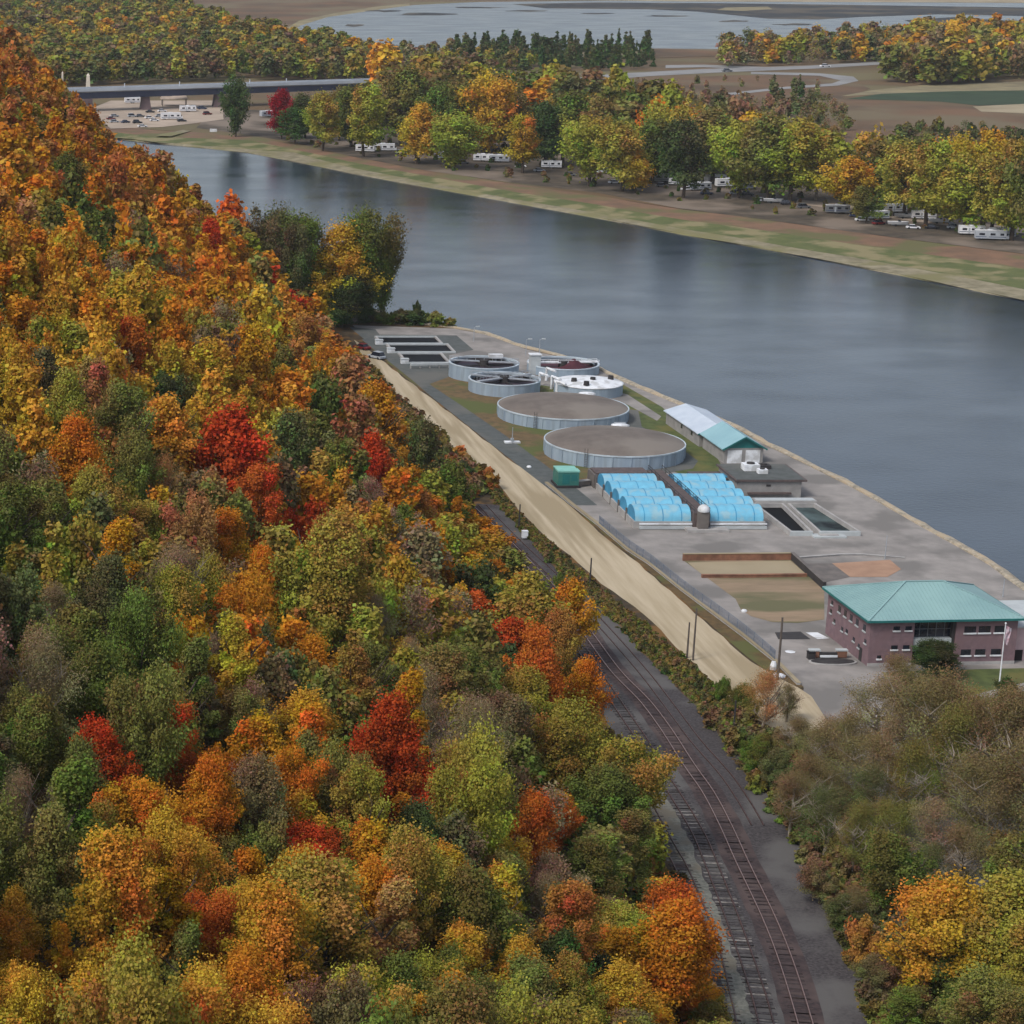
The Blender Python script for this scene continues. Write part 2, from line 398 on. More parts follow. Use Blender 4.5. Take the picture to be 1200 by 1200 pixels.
sheet('brown_turf', [(503, 450), (528, 441), (560, 446), (640, 452), (720, 470), (760, 485), (778, 500), (762, 540), (700, 558), (684, 566), (650, 553), (592, 510), (545, 478)], .05, M['turf'])
sheet('green_lawn', [(722, 446), (776, 477), (790, 490), (812, 507), (834, 525), (850, 553), (800, 556), (752, 540), (730, 500), (735, 480), (705, 455)], .06, M['lawn'])
sheet('garden_path', [(712, 458), (735, 462), (775, 488), (770, 493), (735, 474), (706, 464)], .07, M['concrete_pave'])
sheet('dark_apron', [(725, 478), (748, 481), (752, 500), (800, 527), (818, 540), (812, 549), (782, 554), (755, 552), (730, 545)], .08, M['lane'])
sheet('dry_yard', [(800, 656), (928, 655), (966, 690), (966, 726), (935, 730), (905, 729), (880, 722), (868, 714), (862, 702), (838, 684)], .05, M['yard'])
sheet('pale_sand_patch', [(806, 659), (926, 657), (944, 672), (825, 675)], .06, M['tanfield'])
sheet('orange_dirt_patch', [(975, 660), (1043, 656), (1056, 667), (1040, 676), (996, 676)], .06, M['orange_dirt'])
sheet('dark_dirt_patch', [(934, 660), (975, 660), (996, 676), (960, 684)], .055, M['concrete_dark'])
sheet('asphalt_patch', [(908, 741), (938, 740), (950, 749), (912, 749)], .06, M['charcoal'])
sheet('doorstep_paving', [(944, 741), (958, 741), (972, 748), (958, 749)], .065, M['white'])
sheet('front_lawn', [(1034, 788), (1060, 786), (1200, 783), (1300, 786), (1300, 792), (1200, 801), (1150, 812), (1120, 822), (1060, 830), (1040, 800)], .06, M['lawn'])
sheet('lower_lawn', [(1110, 826), (1160, 820), (1200, 812), (1320, 790), (1320, 900), (1150, 900), (1090, 850)], .06, M['turf'])
sheet('footpath', [(1108, 821), (1150, 812), (1200, 800), (1300, 784), (1300, 792), (1200, 810), (1150, 822), (1108, 826)], .08, M['concrete_pave'])
sheet('lower_lot', [(1000, 840), (1130, 860), (1320, 840), (1400, 1010), (1220, 1100), (1060, 1090), (1040, 960), (950, 880)], .03, M['concrete_pave'])
strip('dirt_road', [(414, 398), (440, 440), (500, 500), (577, 560), (608, 597), (640, 628), (673, 656), (710, 688), (744, 712), (780, 745), (809, 775), (843, 806), (868, 832), (900, 872)], [(422, 402), (470, 440), (520, 478), (590, 533), (628, 560), (673, 598), (710, 630), (736, 650), (801, 706), (840, 740), (872, 768), (905, 792), (944, 810), (972, 850)], .03, M['dirt_road'], jag=.25)
strip('verge', [(425, 399), (472, 440), (524, 478), (592, 533), (630, 560), (676, 598), (712, 630), (738, 650), (803, 706), (842, 740), (874, 768), (908, 792), (938, 806)], [(430, 400), (480, 440), (532, 478), (600, 532), (645, 567), (690, 604), (725, 634), (760, 661), (820, 706), (865, 741), (893, 762), (915, 781), (942, 805)], .034, M['verge'])

# railway bed
strip('ballast_bed', [(560, 590), (596, 640), (640, 700), (690, 780), (712, 840), (738, 900), (775, 980), (800, 1050), (826, 1120), (842, 1200), (850, 1300)], [(585, 592), (612, 622), (655, 672), (712, 720), (754, 765), (775, 786), (820, 832), (850, 868), (882, 905), (915, 950), (975, 1052), (1034, 1187), (1080, 1310)], .03, M['ballast'], jag=.5)
TR_M = [(548, 592), (603, 645), (655, 700), (690, 745), (722, 788), (755, 822), (780, 855), (807, 897), (830, 930), (850, 968), (870, 1012), (900, 1075), (920, 1125), (942, 1195), (975, 1320)]
TR_R = [(565, 592), (603, 632), (650, 676), (700, 727), (750, 783), (785, 828), (815, 868), (850, 908), (872, 940), (888, 968)]
TR_L = [(672, 745), (698, 787), (730, 835), (755, 872), (773, 905), (788, 927), (817, 975), (837, 1022), (860, 1082), (882, 1145), (897, 1197), (925, 1320)]
TR_LL = [(745, 920), (783, 990), (797, 1015), (816, 1060), (836, 1118), (848, 1170), (855, 1205), (870, 1320)]
strip('main_ballast', [(TR_M[i][0]-(10+i), TR_M[i][1]) for i in range(len(TR_M))], [(TR_M[i][0]+(11+i), TR_M[i][1]) for i in range(len(TR_M))], .05, M['ballast_dark'], jag=.15)
strip('pale_gravel', [(x+4, y) for x, y in TR_LL[:8]], [(x-14, y) for x, y in [(778, 905), (817, 975), (837, 1022), (860, 1082), (882, 1145), (892, 1180), (897, 1197), (925, 1320)]], .05, M['ballast_pale'], jag=.3)

def track(name, label, pix, tie_m, raised, shade, seen=(0, 1)):
    path = smooth_path([P(x, y) for x, y in pix], 1.0)
    root = thing(name, label, 'railway track', (path[-1].x, path[-1].y, 0), 'tracks curving along the foot of the bluff')
    def off(i, d):
        t = (path[min(i+2, len(path)-1)]-path[max(i-2, 0)]).normalized(); return path[i]+Vector((-t.y, t.x, 0))*d
    zt = raised
    for sgn in (-1, 1):
        vs = []; fs = []; mi = []
        for i in range(len(path)):
            for a, z in ((-.09, zt), (-.06, zt+.15), (.06, zt+.15), (.09, zt)):
                p = off(i, sgn*.75+a); vs.append((p.x, p.y, z+.02))
            if i:
                for k in range(3): a = (i-1)*4+k; c = i*4+k; fs.append((a, c, c+1, a+1)); mi.append(1 if k == 1 else 0)
        o = MB().add(vs, fs).build('rail', [M['rail'], shade], root); o.data.polygons.foreach_set('material_index', mi); o.data.update()
    # ties: the hundred nearest the camera as parts, the others as one part
    L = 0; marks = []; k = 0
    for i in range(1, len(path)):
        L += (path[i]-path[i-1]).length
        while L > k*.62: marks.append(i); k += 1
    marks.reverse(); far = MB()
    vis = [i for i in marks if PX(*path[i])[1] < 1215]
    for n_, i in enumerate(vis):
        t = (path[min(i+2, len(path)-1)]-path[max(i-2, 0)]).normalized(); nn = Vector((-t.y, t.x, 0)); c = path[i]-t*random.uniform(0, .6)
        a = c-nn*(1.3+random.uniform(-.08, .08)); b = c+nn*(1.3+random.uniform(-.08, .08)); a.z = b.z = zt-.07
        if n_ < 100: MB().bar(a, b, .24, .18).build('tie', tie_m[0] if random.random() < tie_m[2] else tie_m[1], root)
        else: far.bar(a, b, .24, .18)
    if far.v: o = far.build('ties', tie_m[1], root); o['kind'] = 'stuff'
track('main_track', 'main railway track with two bright worn rails on dark reddish ballast', TR_M, (M['tie'], M['ballast_dark'], .15), .06, M['rail_top'])
track('siding_track', 'siding with pale weathered ties showing, left of the main track', TR_L, (M['tie_pale'], M['ballast'], .3), .07, M['rail'])
track('outer_track', 'half buried dark track nearest the dirt road, right of the main line', TR_R, (M['ballast'], M['ballast'], .3), .0, M['rail'])
track('disused_track', 'leftmost short track emerging beside the orange tree at the bottom', TR_LL, (M['tie'], M['ballast_pale'], .4), .05, M['rail'])

# ------------------------------------------------------------------ treatment plant
def center_from(cx, fy_, hw):
    p = P(cx, fy_); d = Vector((p.x, p.y, 0)).normalized(); s = PX(p.x, p.y, 0)[2]
    R = hw/s
    for _ in range(4):
        c = p+d*R; R = hw/PX(c.x, c.y, 1)[2]*.985
    return p+d*R, R

def walk_bridge(a, b, w=1.2, h=1.1):
    mb = MB(); a, b = Vector(a), Vector(b); d = (b-a).normalized(); n = Vector((-d.y, d.x, 0))
    mb.bar(a, b, w, .22)
    for s in (-1, 1):
        q = n*(s*w/2); mb.bar(a+q+Vector((0, 0, h)), b+q+Vector((0, 0, h)), .09, .09)
        k = int((b-a).length/1.8)
        for i in range(k+1):
            c = a.lerp(b, i/k)+q; mb.bar(c, c+Vector((0, 0, h)), .07, .07)
    return mb

def tank(name, label, cx, fy_, hw, h, kind, group):
    c, R = center_from(cx, fy_, hw)
    t = thing(name, label, 'tank', (c.x, c.y, 0), group)
    mb = MB()
    if kind == 'digester':
        mb.lathe(c, [(R, -.2), (R, h-.25)], 72)
        mb.build('wall', M['tank_wall'], t, True)
        MB().lathe(c, [(R+.002, h-.26), (R+.12, h-.26), (R+.12, h), (R-.12, h), (R-.12, h-.12)], 72).build('rim', M['tank_rim'], t)
        MB().lathe(c, [(R-.11, h-.06), (R*.9, h+.42), (R*.7, h+.9), (R*.35, h+1.35), (.05, h+1.5)], 72).build('roof', M['tank_roof'], t, True)
        for i in range(24):
            a = 2*math.pi*i/24; q = c+Vector((math.cos(a), math.sin(a), 0))*(R+.07)
            MB().bar(q+Vector((0, 0, -.1)), q+Vector((0, 0, h-.27)), .16, .16, (math.cos(a), math.sin(a), 0)).build('pilaster', M['tank_wall'], t)
    elif kind == 'white':
        MB().lathe(c, [(R, -.2), (R, h-.2)], 64).build('wall', M['tank_wall'], t, True)
        MB().lathe(c, [(R, h-.2), (R+.1, h-.18), (R+.1, h), (R-.3, h+.05), (R*.6, h+.5), (.05, h+.8)], 64).build('cover', M['white'], t, True)
        for a, r in ((3.6, .55), (5.4, .15), (.2, .7), (4.4, .75)):
            q = c+Vector((math.cos(a)*r*R, math.sin(a)*r*R, h+.35))
            MB().tube(q, q+Vector((0, 0, .9)), .7, .6, 10).build('vent', M['charcoal'], t)
    else:
        inner = h-.9
        MB().lathe(c, [(R, -.2), (R, h), (R-.3, h), (R-.3, inner-.3)], 64).build('wall', M['tank_wall'], t, False)
        MB().lathe(c, [(R+.004, h-.16), (R+.08, h-.16), (R+.08, h+.06), (R-.34, h+.06), (R-.34, h-.3)], 64).build('rim', M['tank_rim'], t)
        MB().disc(c, R-.31, 64, inner).build('liquid', M['sludge'] if kind != 'maroon' else M['maroon'], t)
        MB().lathe(c, [(R-1.3, inner-.05), (R-1.3, h-.35), (R-1.15, h-.35), (R-1.15, inner-.05)], 64).build('launder_channel', M['charcoal'], t)
        if kind == 'maroon':
            MB().lathe(c+Vector((R*.3, 0, 0)), [(R*.42, inner), (.2, h+1.0)], 24).build('sludge_cone', M['maroon'], t, True)
        MB().lathe(c, [(1.1, inner-.1), (1.1, h+.5), (.0, h+.6)], 20).build('centre_column', M['charcoal'], t)
        if kind in ('clarifier', 'plain'):
            for a in ((.55, 2.64) if kind == 'clarifier' else (2.9,)):
                dv = Vector((math.cos(a), math.sin(a), 0))
                walk_bridge(c-dv*(R*.98)+Vector((0, 0, h+.2)), c+dv*(R*.98)+Vector((0, 0, h+.2)), 1.0, .9).build('walkway', M['metal'], t)
            for a in (.2, 1.8, 3.4, 5.0):
                dv = Vector((math.cos(a), math.sin(a), 0)); MB().bar(c+dv*1.1+Vector((0, 0, inner+.25)), c+dv*(R-1.5)+Vector((0, 0, inner+.12)), .3, .25).build('scraper_arm', M['charcoal'], t)
        else:
            walk_bridge(c+Vector((-R, -.6, h+.2)), c+Vector((R, .6, h+.2)), 1.6, .5).build('walkway', M['white'], t)
    return c, R, h
GT = 'round tanks in the treatment plant'
cF = tank('digester_tank', 'nearest and largest round tank with brown roof, beside the green generator', 718, 551, 81.5, 2.9, 'digester', GT)
cE = tank('digester_tank', 'second brown roofed round tank, between the open tanks and the largest one', 658, 505, 76, 2.6, 'digester', GT)
tank('clarifier_tank', 'open round tank with dark surface and crossing walkways, front left of the small tanks', 590, 466, 42, 2.8, 'clarifier', GT)
tank('clarifier_tank', 'round tank with a white cover next to the river wall', 688.5, 468, 40, 2.5, 'white', GT)
tank('clarifier_tank', 'tall open round tank at the back left next to the long basins', 566, 449, 41, 3.4, 'plain', GT)
tank('clarifier_tank', 'open round tank with maroon cone and white walkway behind the white covered tank', 659, 443, 42, 2.0, 'maroon', GT)
for (c, R, h), ang, lb in ((cF, 1.25, 'white saucer shaped hatch on the back rim of the largest brown roofed tank'), (cE, .95, 'white saucer shaped hatch on the back rim of the second brown roofed tank')):
    q = c+Vector((math.cos(ang), math.sin(ang), 0))*(R-.6)
    t = thing('access_hatch', lb, 'hatch', (q.x, q.y, h), 'hatches on the brown roofs')
    MB().lathe((q.x, q.y, h), [(.0, .02), (1.7, .05), (1.9, .45), (1.3, .6), (.0, .75)], 24).build('lid', M['white'], t, True)
    MB().bar((q.x-1.2, q.y+.5, h+.5), (q.x+1.2, q.y+.5, h+.5), .1, .9).build('railing', M['metal'], t)

# pipework between the small tanks
a = P(668, 457)
t = thing('pipe_manifold', 'curled white pipes between the dark open tank and the white covered tank', 'pipes', a, None)
for k, (x, y) in enumerate(((632, 452), (640, 446), (646, 456), (652, 462))):
    p = P(x, y); MB().tube(p, p+Vector((0, 0, 3.0)), .3).build('riser', M['white'], t)
    q = P(x+10, y+4); MB().tube(p+Vector((0, 0, 3.0)), q+Vector((0, 0, 3.0)), .3).build('pipe', M['white'], t)
p = P(626, 438); t2 = thing('control_cabinet', 'small white box hut between the dark tank and the white walkway', 'cabinet', p)
MB().box(p.x-1.2, p.x+1.2, p.y-1, p.y+1, 0, 4.6).build('body', M['trim_grey'], t2); MB().box(p.x-1.4, p.x+1.4, p.y-1.2, p.y+1.2, 4.6, 4.8).build('roof', M['white'], t2)
p = P(580, 436); MBc = MB().box(p.x-1.6, p.x+1.6, p.y-.8, p.y+.8, 3.5, 4.3)
t3 = thing('motor_housing', 'white motor housing standing on the rim of the dark open tank', 'motor box', (p.x, p.y, 0)); MBc.build('housing', M['white'], t3)
MB().box(p.x-.2, p.x+.2, p.y-.2, p.y+.2, 0, 3.5).build('post', M['metal'], t3)

# rectangular settling basins at the far end
def basin(name, label, x0p, x1p, ytop, ybot, wall_h, water, group, side=False):
    y_mid = P(x0p, (ytop+ybot)/2).y
    a = P(x0p, ybot, wall_h); b_ = P(x1p, ybot, wall_h); y1 = P(x0p, ytop, wall_h).y
    x0, x1, y0 = a.x, b_.x, a.y
    t = thing(name, label, 'basin', ((x0+x1)/2, (y0+y1)/2, 0), group)
    w = .6
    MB().box(x0-w, x1+w, y0-w, y0, -.1, wall_h).build('front_wall', M['trim_grey'], t)
    MB().box(x0-w, x1+w, y1, y1+w, -.1, wall_h).build('back_wall', M['trim_grey'], t)
    MB().box(x0-w, x0, y0+.003, y1-.003, -.1, wall_h-.003).build('side_wall', M['concrete'], t)
    MB().box(x1, x1+w, y0+.003, y1-.003, -.1, wall_h-.003).build('side_wall', M['concrete'], t)
    MB().add([(x0, y0, .09), (x1, y0, .09), (x1, y1, .09), (x0, y1, .09)], [(0, 1, 2, 3)]).build('water_surface', water, t)
    return t
GB = 'three long open basins at the far end of the yard'
for lb, a, b_, y0, y1 in (('farthest of the three long narrow dark basins at the top of the yard', 448, 516, 394, 401.5),
                         ('middle one of the three long narrow dark basins at the top of the yard', 462, 531, 403, 411.5),
                         ('nearest of the three long narrow dark basins at the top of the yard', 478, 525, 413.5, 424)):
    basin('settling_basin', lb, a, b_, y0, y1, .45, M['dark_water'], GB)
    pp = P(a-4, y1+2); q = thing('valve_box', 'small white valve box at the left end of the '+lb.split(' of')[0].split(' one')[0]+' long basin', 'box', (pp.x, pp.y, 0), 'valve boxes beside the long basins')
    MB().box(pp.x-.9, pp.x+.9, pp.y-.7, pp.y+.7, 0, 1.1).build('box', M['white'], q); MB().box(pp.x-1, pp.x+1, pp.y-.8, pp.y+.8, 1.1, 1.25).build('lid', M['trim_grey'], q)
a = P(481, 432); b_ = P(526, 431)
t = thing('pipe_rack', 'pale horizontal beam in front of the nearest long basin', 'beam', (a.x, a.y, 0))
MB().bar(a+Vector((0, 0, 1)), b_+Vector((0, 0, 1)), .6, .5).build('beam', M['trim_grey'], t)
for k in range(5):
    c = a.lerp(b_, k/4); MB().bar(c, c+Vector((0, 0, .8)), .3, .3).build('post', M['concrete'], t)

# covered aeration basins with blue vaults
def vault_row(xl_f, xr_f, yf, xl_b, xr_b, yb, n, R, side):
    pa, pb = P(xl_f, yf), P(xl_b, yb); x0f, x1f = pa.x, P(xr_f, yf).x; x0b, x1b = pb.x, P(xr_b, yb).x
    x0, x1 = (x0f+x0b)/2, (x1f+x1b)/2; y0, y1 = pa.y, pb.y
    return x0, x1, y0, y1
base_h = 1.7
x0, x1, y0, y1 = vault_row(744, 808, 619, 699, 762, 573, 5, 2.4, 0)
X0r, X1r, _, _ = vault_row(826, 884, 619, 785, 850, 573, 5, 2.4, 1)
step = (y1-y0)/5
t = thing('aeration_basin', 'blue vaulted basin block with two rows of five rounded covers and a walkway', 'covered basin', ((x0+X1r)/2, (y0+y1)/2, 0))
MB().box(x0-.3, X1r+.3, y0-.2, y1+.2, -.1, base_h-.4).build('basin_wall', M['concrete'], t)
for (a, b_) in ((x0, x1), (X0r, X1r)):
    for i in range(5):
        yc = y0+step*(i+.5); R = step*.5; hh = 2.35; mb = MB(); vs = []; fs = []; N = 14
        for k in range(N+1):
            u = math.pi*k/N; yy = yc-R*math.cos(u); zz = base_h-.4+hh*math.sin(u)**.8
            vs += [(a, yy, zz), (b_, yy, zz)]
        for k in range(N): fs.append((2*k, 2*k+1, 2*k+3, 2*k+2))
        cov = mb.add(vs, fs).build('vault_cover', M['blue_cover'], t, True)
        for xe_ in (a, b_):
            m2 = MB(); m2.add([(xe_, y_, z_) for (_, y_, z_) in vs[::2]]+[(xe_, yc, base_h-.4)], [(k, k+1, N+1) for k in range(N)]); m2.build('end_panel', M['blue_end'], cov)
        for j in range(1, 6):
            rb_ = MB(); xr = a+(b_-a)*j/6
            rv = [(xr+dx_, y_, z_+.05) for (_, y_, z_) in vs[::2] for dx_ in (-.09, .09)]
            rb_.add(rv, [(2*k, 2*k+1, 2*k+3, 2*k+2) for k in range(N)]); rb_.build('rib', M['blue_end'] if j % 2 else M['blue_cover'], cov)
        MB().bar((a-.25, yc+R-.25, 0), (a-.25, yc+R-.25, 2.4), .3, .3).build('column', M['concrete_dark'], t)
wx0, wx1 = x1+.15, X0r-.15
MB().box(wx0, wx1, y0-1.0, y1+3, 0, 3.0).build('walkway', M['deck_brown'], t)
rl = MB()
for x in (wx0+.15, wx1-.15):
    rl.bar((x, y0-1, 4.0), (x, y1+3, 4.0), .08, .08); rl.bar((x, y0-1, 3.5), (x, y1+3, 3.5), .06, .06)
    k = 12
    for i in range(k+1): yy = y0-1+(y1+4-y0)*i/k; rl.bar((x, yy, 3), (x, yy, 4), .07, .07)
rl.build('railing', M['charcoal'], t)
MB().box(x0-.5, x1+.3, y1+.6, y1+6, 0, 2.6).build('rear_chamber', M['concrete_dark'], t)
MB().box(x0-.1, x1-.1, y1+1, y1+5.6, 2.604, 2.9).build('chamber_roof', M['deck_brown'], t)
for a, b_ in ((x0+.6, x1), (X0r, X1r+.4)):
    MB().box(a, b_, y0-1.1, y0-.6, .1, .6).build('front_pipe', M['trim_grey'], t)
    MB().box(a, b_, y0-1.0, y0-.7, .9, 1.15).build('front_rail', M['white'], t)
xm = (wx0+wx1)/2
p = Vector((xm, y0-2.2, 0))
MB().box(xm-3, xm+4.5, y0-3.2, y0-1.1, 0, .5).build('entrance_slab', M['concrete'], t)
t = thing('domed_light', 'bright white dome on a pillar at the front end of the blue vault walkway', 'dome', (xm, y0-1.6, 0))
MB().box(xm-.9, xm+.9, y0-2.4, y0-1.02, .5, 3.6).build('pillar', M['concrete_dark'], t)
MB().lathe((xm, y0-1.75, 3.6), [(1.0, 0), (1.1, .35), (.85, .9), (.4, 1.2), (0, 1.3)], 20).build('dome', M['white'], t, True)
p = P(845, 572); t = thing('control_box', 'small blue steel box behind the right row of blue vaults', 'box', p)
MB().box(p.x-1.9, p.x+1.9, p.y-1.3, p.y+1.3, 0, 2.4).build('body', M['blue_end'], t); MB().box(p.x-2, p.x+2, p.y-1.4, p.y+1.4, 2.4, 2.6).build('lid', M['blue_end'], t)

# generator
p = P(664, 570); t = thing('generator', 'green generator enclosure with mint top beside the largest round tank', 'generator', p)
MB().box(p.x-2.3, p.x+2.3, p.y-1.6, p.y+3.6, .1, .5).build('skid', M['charcoal'], t)
MB().box(p.x-2.0, p.x+2.0, p.y-1.3, p.y+3.3, .5, 3.1).build('body', M['green_box'], t)
MB().box(p.x-2.1, p.x+2.1, p.y-1.4, p.y+.9, 3.1, 3.4).build('roof', M['green_top'], t)
MB().box(p.x-2.0, p.x+2.0, p.y+.95, p.y+3.4, 3.1, 3.3).build('roof', M['green_top'], t)
MB().box(p.x-1.2, p.x+.2, p.y-1.36, p.y-1.3, .8, 2.7).build('door', M['teal_dark'], t)
MB().box(p.x+.5, p.x+1.6, p.y-1.35, p.y-1.3, 1.4, 2.6).build('louvre', M['teal_dark'], t)
a, b_ = P(672, 571), P(690, 569); t = thing('cable_duct', 'low dark duct running from the green generator to the blue basins', 'duct', a)
MB().bar(a+Vector((0, 0, .7)), b_+Vector((0, 0, .7)), 1.0, .8).build('duct', M['concrete_dark'], t); MB().bar(a+Vector((0, 0, 1.15)), b_+Vector((0, 0, 1.15)), 1.1, .1).build('cover', M['concrete'], t)

# shed and garage near the river wall
def gable(name, label, cat, c0, w, d, h, rise, rz, mroof, mgable, mwall, doors=0, over=.6, windows=0):
    fr = Matrix.Translation(c0) @ Matrix.Rotation(rz, 4, 'Z')
    t = thing(name, label, cat, c0)
    MB(fr).box(0, w, 0, d, -.1, h).build('walls', mwall, t)
    for y in (0, d):
        g_ = MB(fr); e = .02 if y == 0 else -.02
        g_.add([(0, y+e, h), (w, y+e, h), (w/2, y+e, h+rise), (0, y+e+.1, h), (w, y+e+.1, h), (w/2, y+e+.1, h+rise)], [(0, 1, 2), (5, 4, 3), (0, 2, 5, 3), (1, 4, 5, 2)]); g_.build('gable', mgable, t)
    r_ = MB(fr); th = .18; k = rise/(w/2)
    for s in (0, 1):
        xa, xb = ((-over, w/2) if s == 0 else (w+over, w/2)); za = h-over*k+.05; zb = h+rise+.05
        r_.add([(xa, -over, za), (xa, d+over, za), (xb, d+over, zb), (xb, -over, zb), (xa, -over, za+th), (xa, d+over, za+th), (xb, d+over, zb+th), (xb, -over, zb+th)],
               [(0, 1, 2, 3), (7, 6, 5, 4), (0, 4, 5, 1), (2, 6, 7, 3), (0, 3, 7, 4), (1, 5, 6, 2)])
    r_.build('roof', mroof, t)
    f_ = MB(fr)
    for s in (0, 1):
        xa, xb = ((-over, w/2) if s == 0 else (w+over, w/2)); za = h-over*k; zb = h+rise
        f_.bar((xa, -over-.05, za+.1), (xb, -over-.05, zb+.1), .08, .32)
    f_.build('fascia', M['teal_dark'], t)
    for i in range(doors):
        dw = w*.37; xa = w*(.08+.47*i); MB(fr).box(xa, xa+dw, -.08, -.001, 0, h*.86).build('garage_door', M['white'], t)
    for i in range(windows):
        MB(fr).box(-.06, -.001, d*(.2+.3*i), d*(.2+.3*i)+1, 1.4, 2.2).build('window', M['glass'], t)
    return t
gp0 = P(848, 543)
gable('garage', 'garage with pale teal gable roof and two white doors by the river wall', 'garage', gp0, P(894, 543).x-gp0.x, 13.5, 3.1, 2.2, .04, M['teal_pale'], M['teal_dark'], M['wall_grey'], 2)
fr = Matrix.Translation(gp0) @ Matrix.Rotation(.04, 4, 'Z')
q = fr @ Vector((-.4, 14.6, 0))
gable('storage_shed', 'long shed with silver grey metal roof behind the teal garage', 'shed', q, 8.4, 22, 2.8, 1.3, .05, M['silver_roof'], M['wall_grey'], M['wall_grey'], 0, .5, 2)

# pump house
c0 = P(863, 584); w = P(938, 584).x-c0.x; d = P(863, 557).y-c0.y
d = 12.5
t = thing('pump_house', 'flat roofed grey block pump house behind the two dark open channels', 'building', c0)
MB().box(c0.x, c0.x+w, c0.y, c0.y+d, -.1, 3.3).build('walls', M['wall_grey'], t)
MB().box(c0.x-.5, c0.x+w+.9, c0.y-.4, c0.y+d+.3, 3.3, 3.65).build('roof', M['deck_brown'], t)
MB().box(c0.x-.2, c0.x+w+.5, c0.y-.1, c0.y+d, 3.652, 3.7).build('roof_membrane', M['lane'], t)
MB().box(c0.x+2, c0.x+w-2, c0.y-.7, c0.y-.001, .9, 1.25).build('pipe_ledge', M['deck_brown'], t)
MB().box(c0.x+w*.45, c0.x+w*.52, c0.y-.06, c0.y-.001, 2.3, 2.7).build('vent', M['charcoal'], t)
MB().box(c0.x-.06, c0.x-.001, c0.y+3, c0.y+4.4, 0, 2.3).build('door', M['rust_wall'], t)
MB().box(c0.x-6, c0.x-.05, c0.y+6, c0.y+d-1, -.1, 2.2).build('low_annex', M['wall_grey'], t)
MB().box(c0.x-6.3, c0.x-.06, c0.y+5.7, c0.y+d-.7, 2.2, 2.4).build('annex_roof', M['deck_brown'], t)
for i, (dx, dy, s, hh, lb) in enumerate(((w*.38, d*.62, 1.5, 1.2, 'larger white ventilation unit on the pump house roof'), (w*.5, d*.4, .9, .8, 'smaller pale ventilation unit near the middle of the pump house roof'), (w*.62, d*.72, 1.2, .7, 'dark ventilation unit at the back of the pump house roof'))):
    q = c0+Vector((dx, dy, 3.7)); u = thing('roof_unit', lb, 'roof unit', q, 'units on the pump house roof')
    MB().box(q.x-s, q.x+s, q.y-s*.8, q.y+s*.8, 3.702, 3.7+hh).build('housing', M['white'] if i < 2 else M['charcoal'], u)
    MB().tube(q+Vector((0, 0, hh)), q+Vector((0, 0, hh+.25)), s*.5, n=12).build('fan', M['charcoal'], u)

# two dark channels
def skew_basin(label, pts, water, zt=.9):
    w_ = [P(x, y, zt) for x, y in pts]; c = sum(w_, Vector())/4
    t = thing('open_channel', label, 'basin', (c.x, c.y, 0), 'pair of open channels in front of the pump house')
    def grow(k): return [Vector((c.x+(p.x-c.x)*(1+k/abs(p.x-c.x)), c.y+(p.y-c.y)*(1+k/abs(p.y-c.y)), 0)) for p in w_]
    o_ = grow(.45)
    for i, nm in enumerate(('back_wall', 'side_wall', 'front_wall', 'side_wall')):
        a, b_ = w_[i], w_[(i+1) % 4]; e, f_ = o_[(i+1) % 4], o_[i]
        MB().prism([(a.x, a.y), (b_.x, b_.y), (e.x, e.y), (f_.x, f_.y)], -.1, zt).build(nm, M['concrete'] if nm != 'front_wall' else M['trim_grey'], t)
    MB().add([(p.x, p.y, .1) for p in w_], [(0, 1, 2, 3)]).build('water_surface', water, t)
skew_basin('left dark open channel with black water in front of the pump house', [(886, 590), (916, 590), (949, 622), (928, 622)], M['dark_water'])
skew_basin('right open channel with greenish water in front of the pump house', [(926, 590), (954, 590), (1005, 622), (962, 622)], M['green_water'])
p = P(862, 592); MBx = MB().box(p.x+3, p.x+14.5, p.y-2, p.y+.5, .0, 1.3)
t = thing('inlet_trough', 'pale concrete trough between the pump house and the open channels', 'trough', (p.x+9, p.y, 0)); MBx.build('trough', M['concrete'], t)
MB().box(p.x+3.3, p.x+14.2, p.y-1.7, p.y+.2, 1.304, 1.4).build('cover', M['trim_grey'], t)
p = P(974, 629); t = thing('concrete_pad', 'pale slab step at the front of the open channels', 'slab', p)
MB().box(p.x-3.4, p.x+2.4, p.y-1.2, p.y+1, 0, .35).build('slab', M['trim_grey'], t); MB().box(p.x-2.2, p.x+1.2, p.y-.6, p.y+.6, .35, .5).build('step', M['concrete'], t)

# excavation edges (sheet pile walls of the dry yard)
def low_wall(label, pts, h, wd, m, name='retaining_wall', cat='low wall', group=None, cap=None):
    w_ = [P(x, y) for x, y in pts]; t = thing(name, label, cat, w_[0], group)
    mb = MB(); mc = MB()
    for a, b_ in zip(w_, w_[1:]):
        a2, b2 = a.copy(), b_.copy(); a2.z = b2.z = h/2; mb.bar(a2, b2, wd, h)
        a2.z = b2.z = h+.04; mc.bar(a2, b2, wd+.15, .08)
    mb.build('wall', m, t); mc.build('coping', cap or m, t)
low_wall('rusty orange edged low wall along the back of the dry yard', [(800, 657), (928, 656)], 1.2, .5, M['rust_wall'], cap=M['tanfield'])
low_wall('dark low wall running from the yard corner to the brick building', [(928, 656), (966, 691)], 1.3, .5, M['charcoal'], cap=M['concrete_dark'])
low_wall('thin brown ridge crossing the middle of the dry yard', [(822, 677), (870, 677), (945, 676)], .5, .5, M['rust_wall'])
low_wall('thin pale kerb running behind the brick building', [(930, 655), (985, 651), (1010, 651), (1060, 655)], .25, .4, M['concrete'], 'kerb', 'kerb')
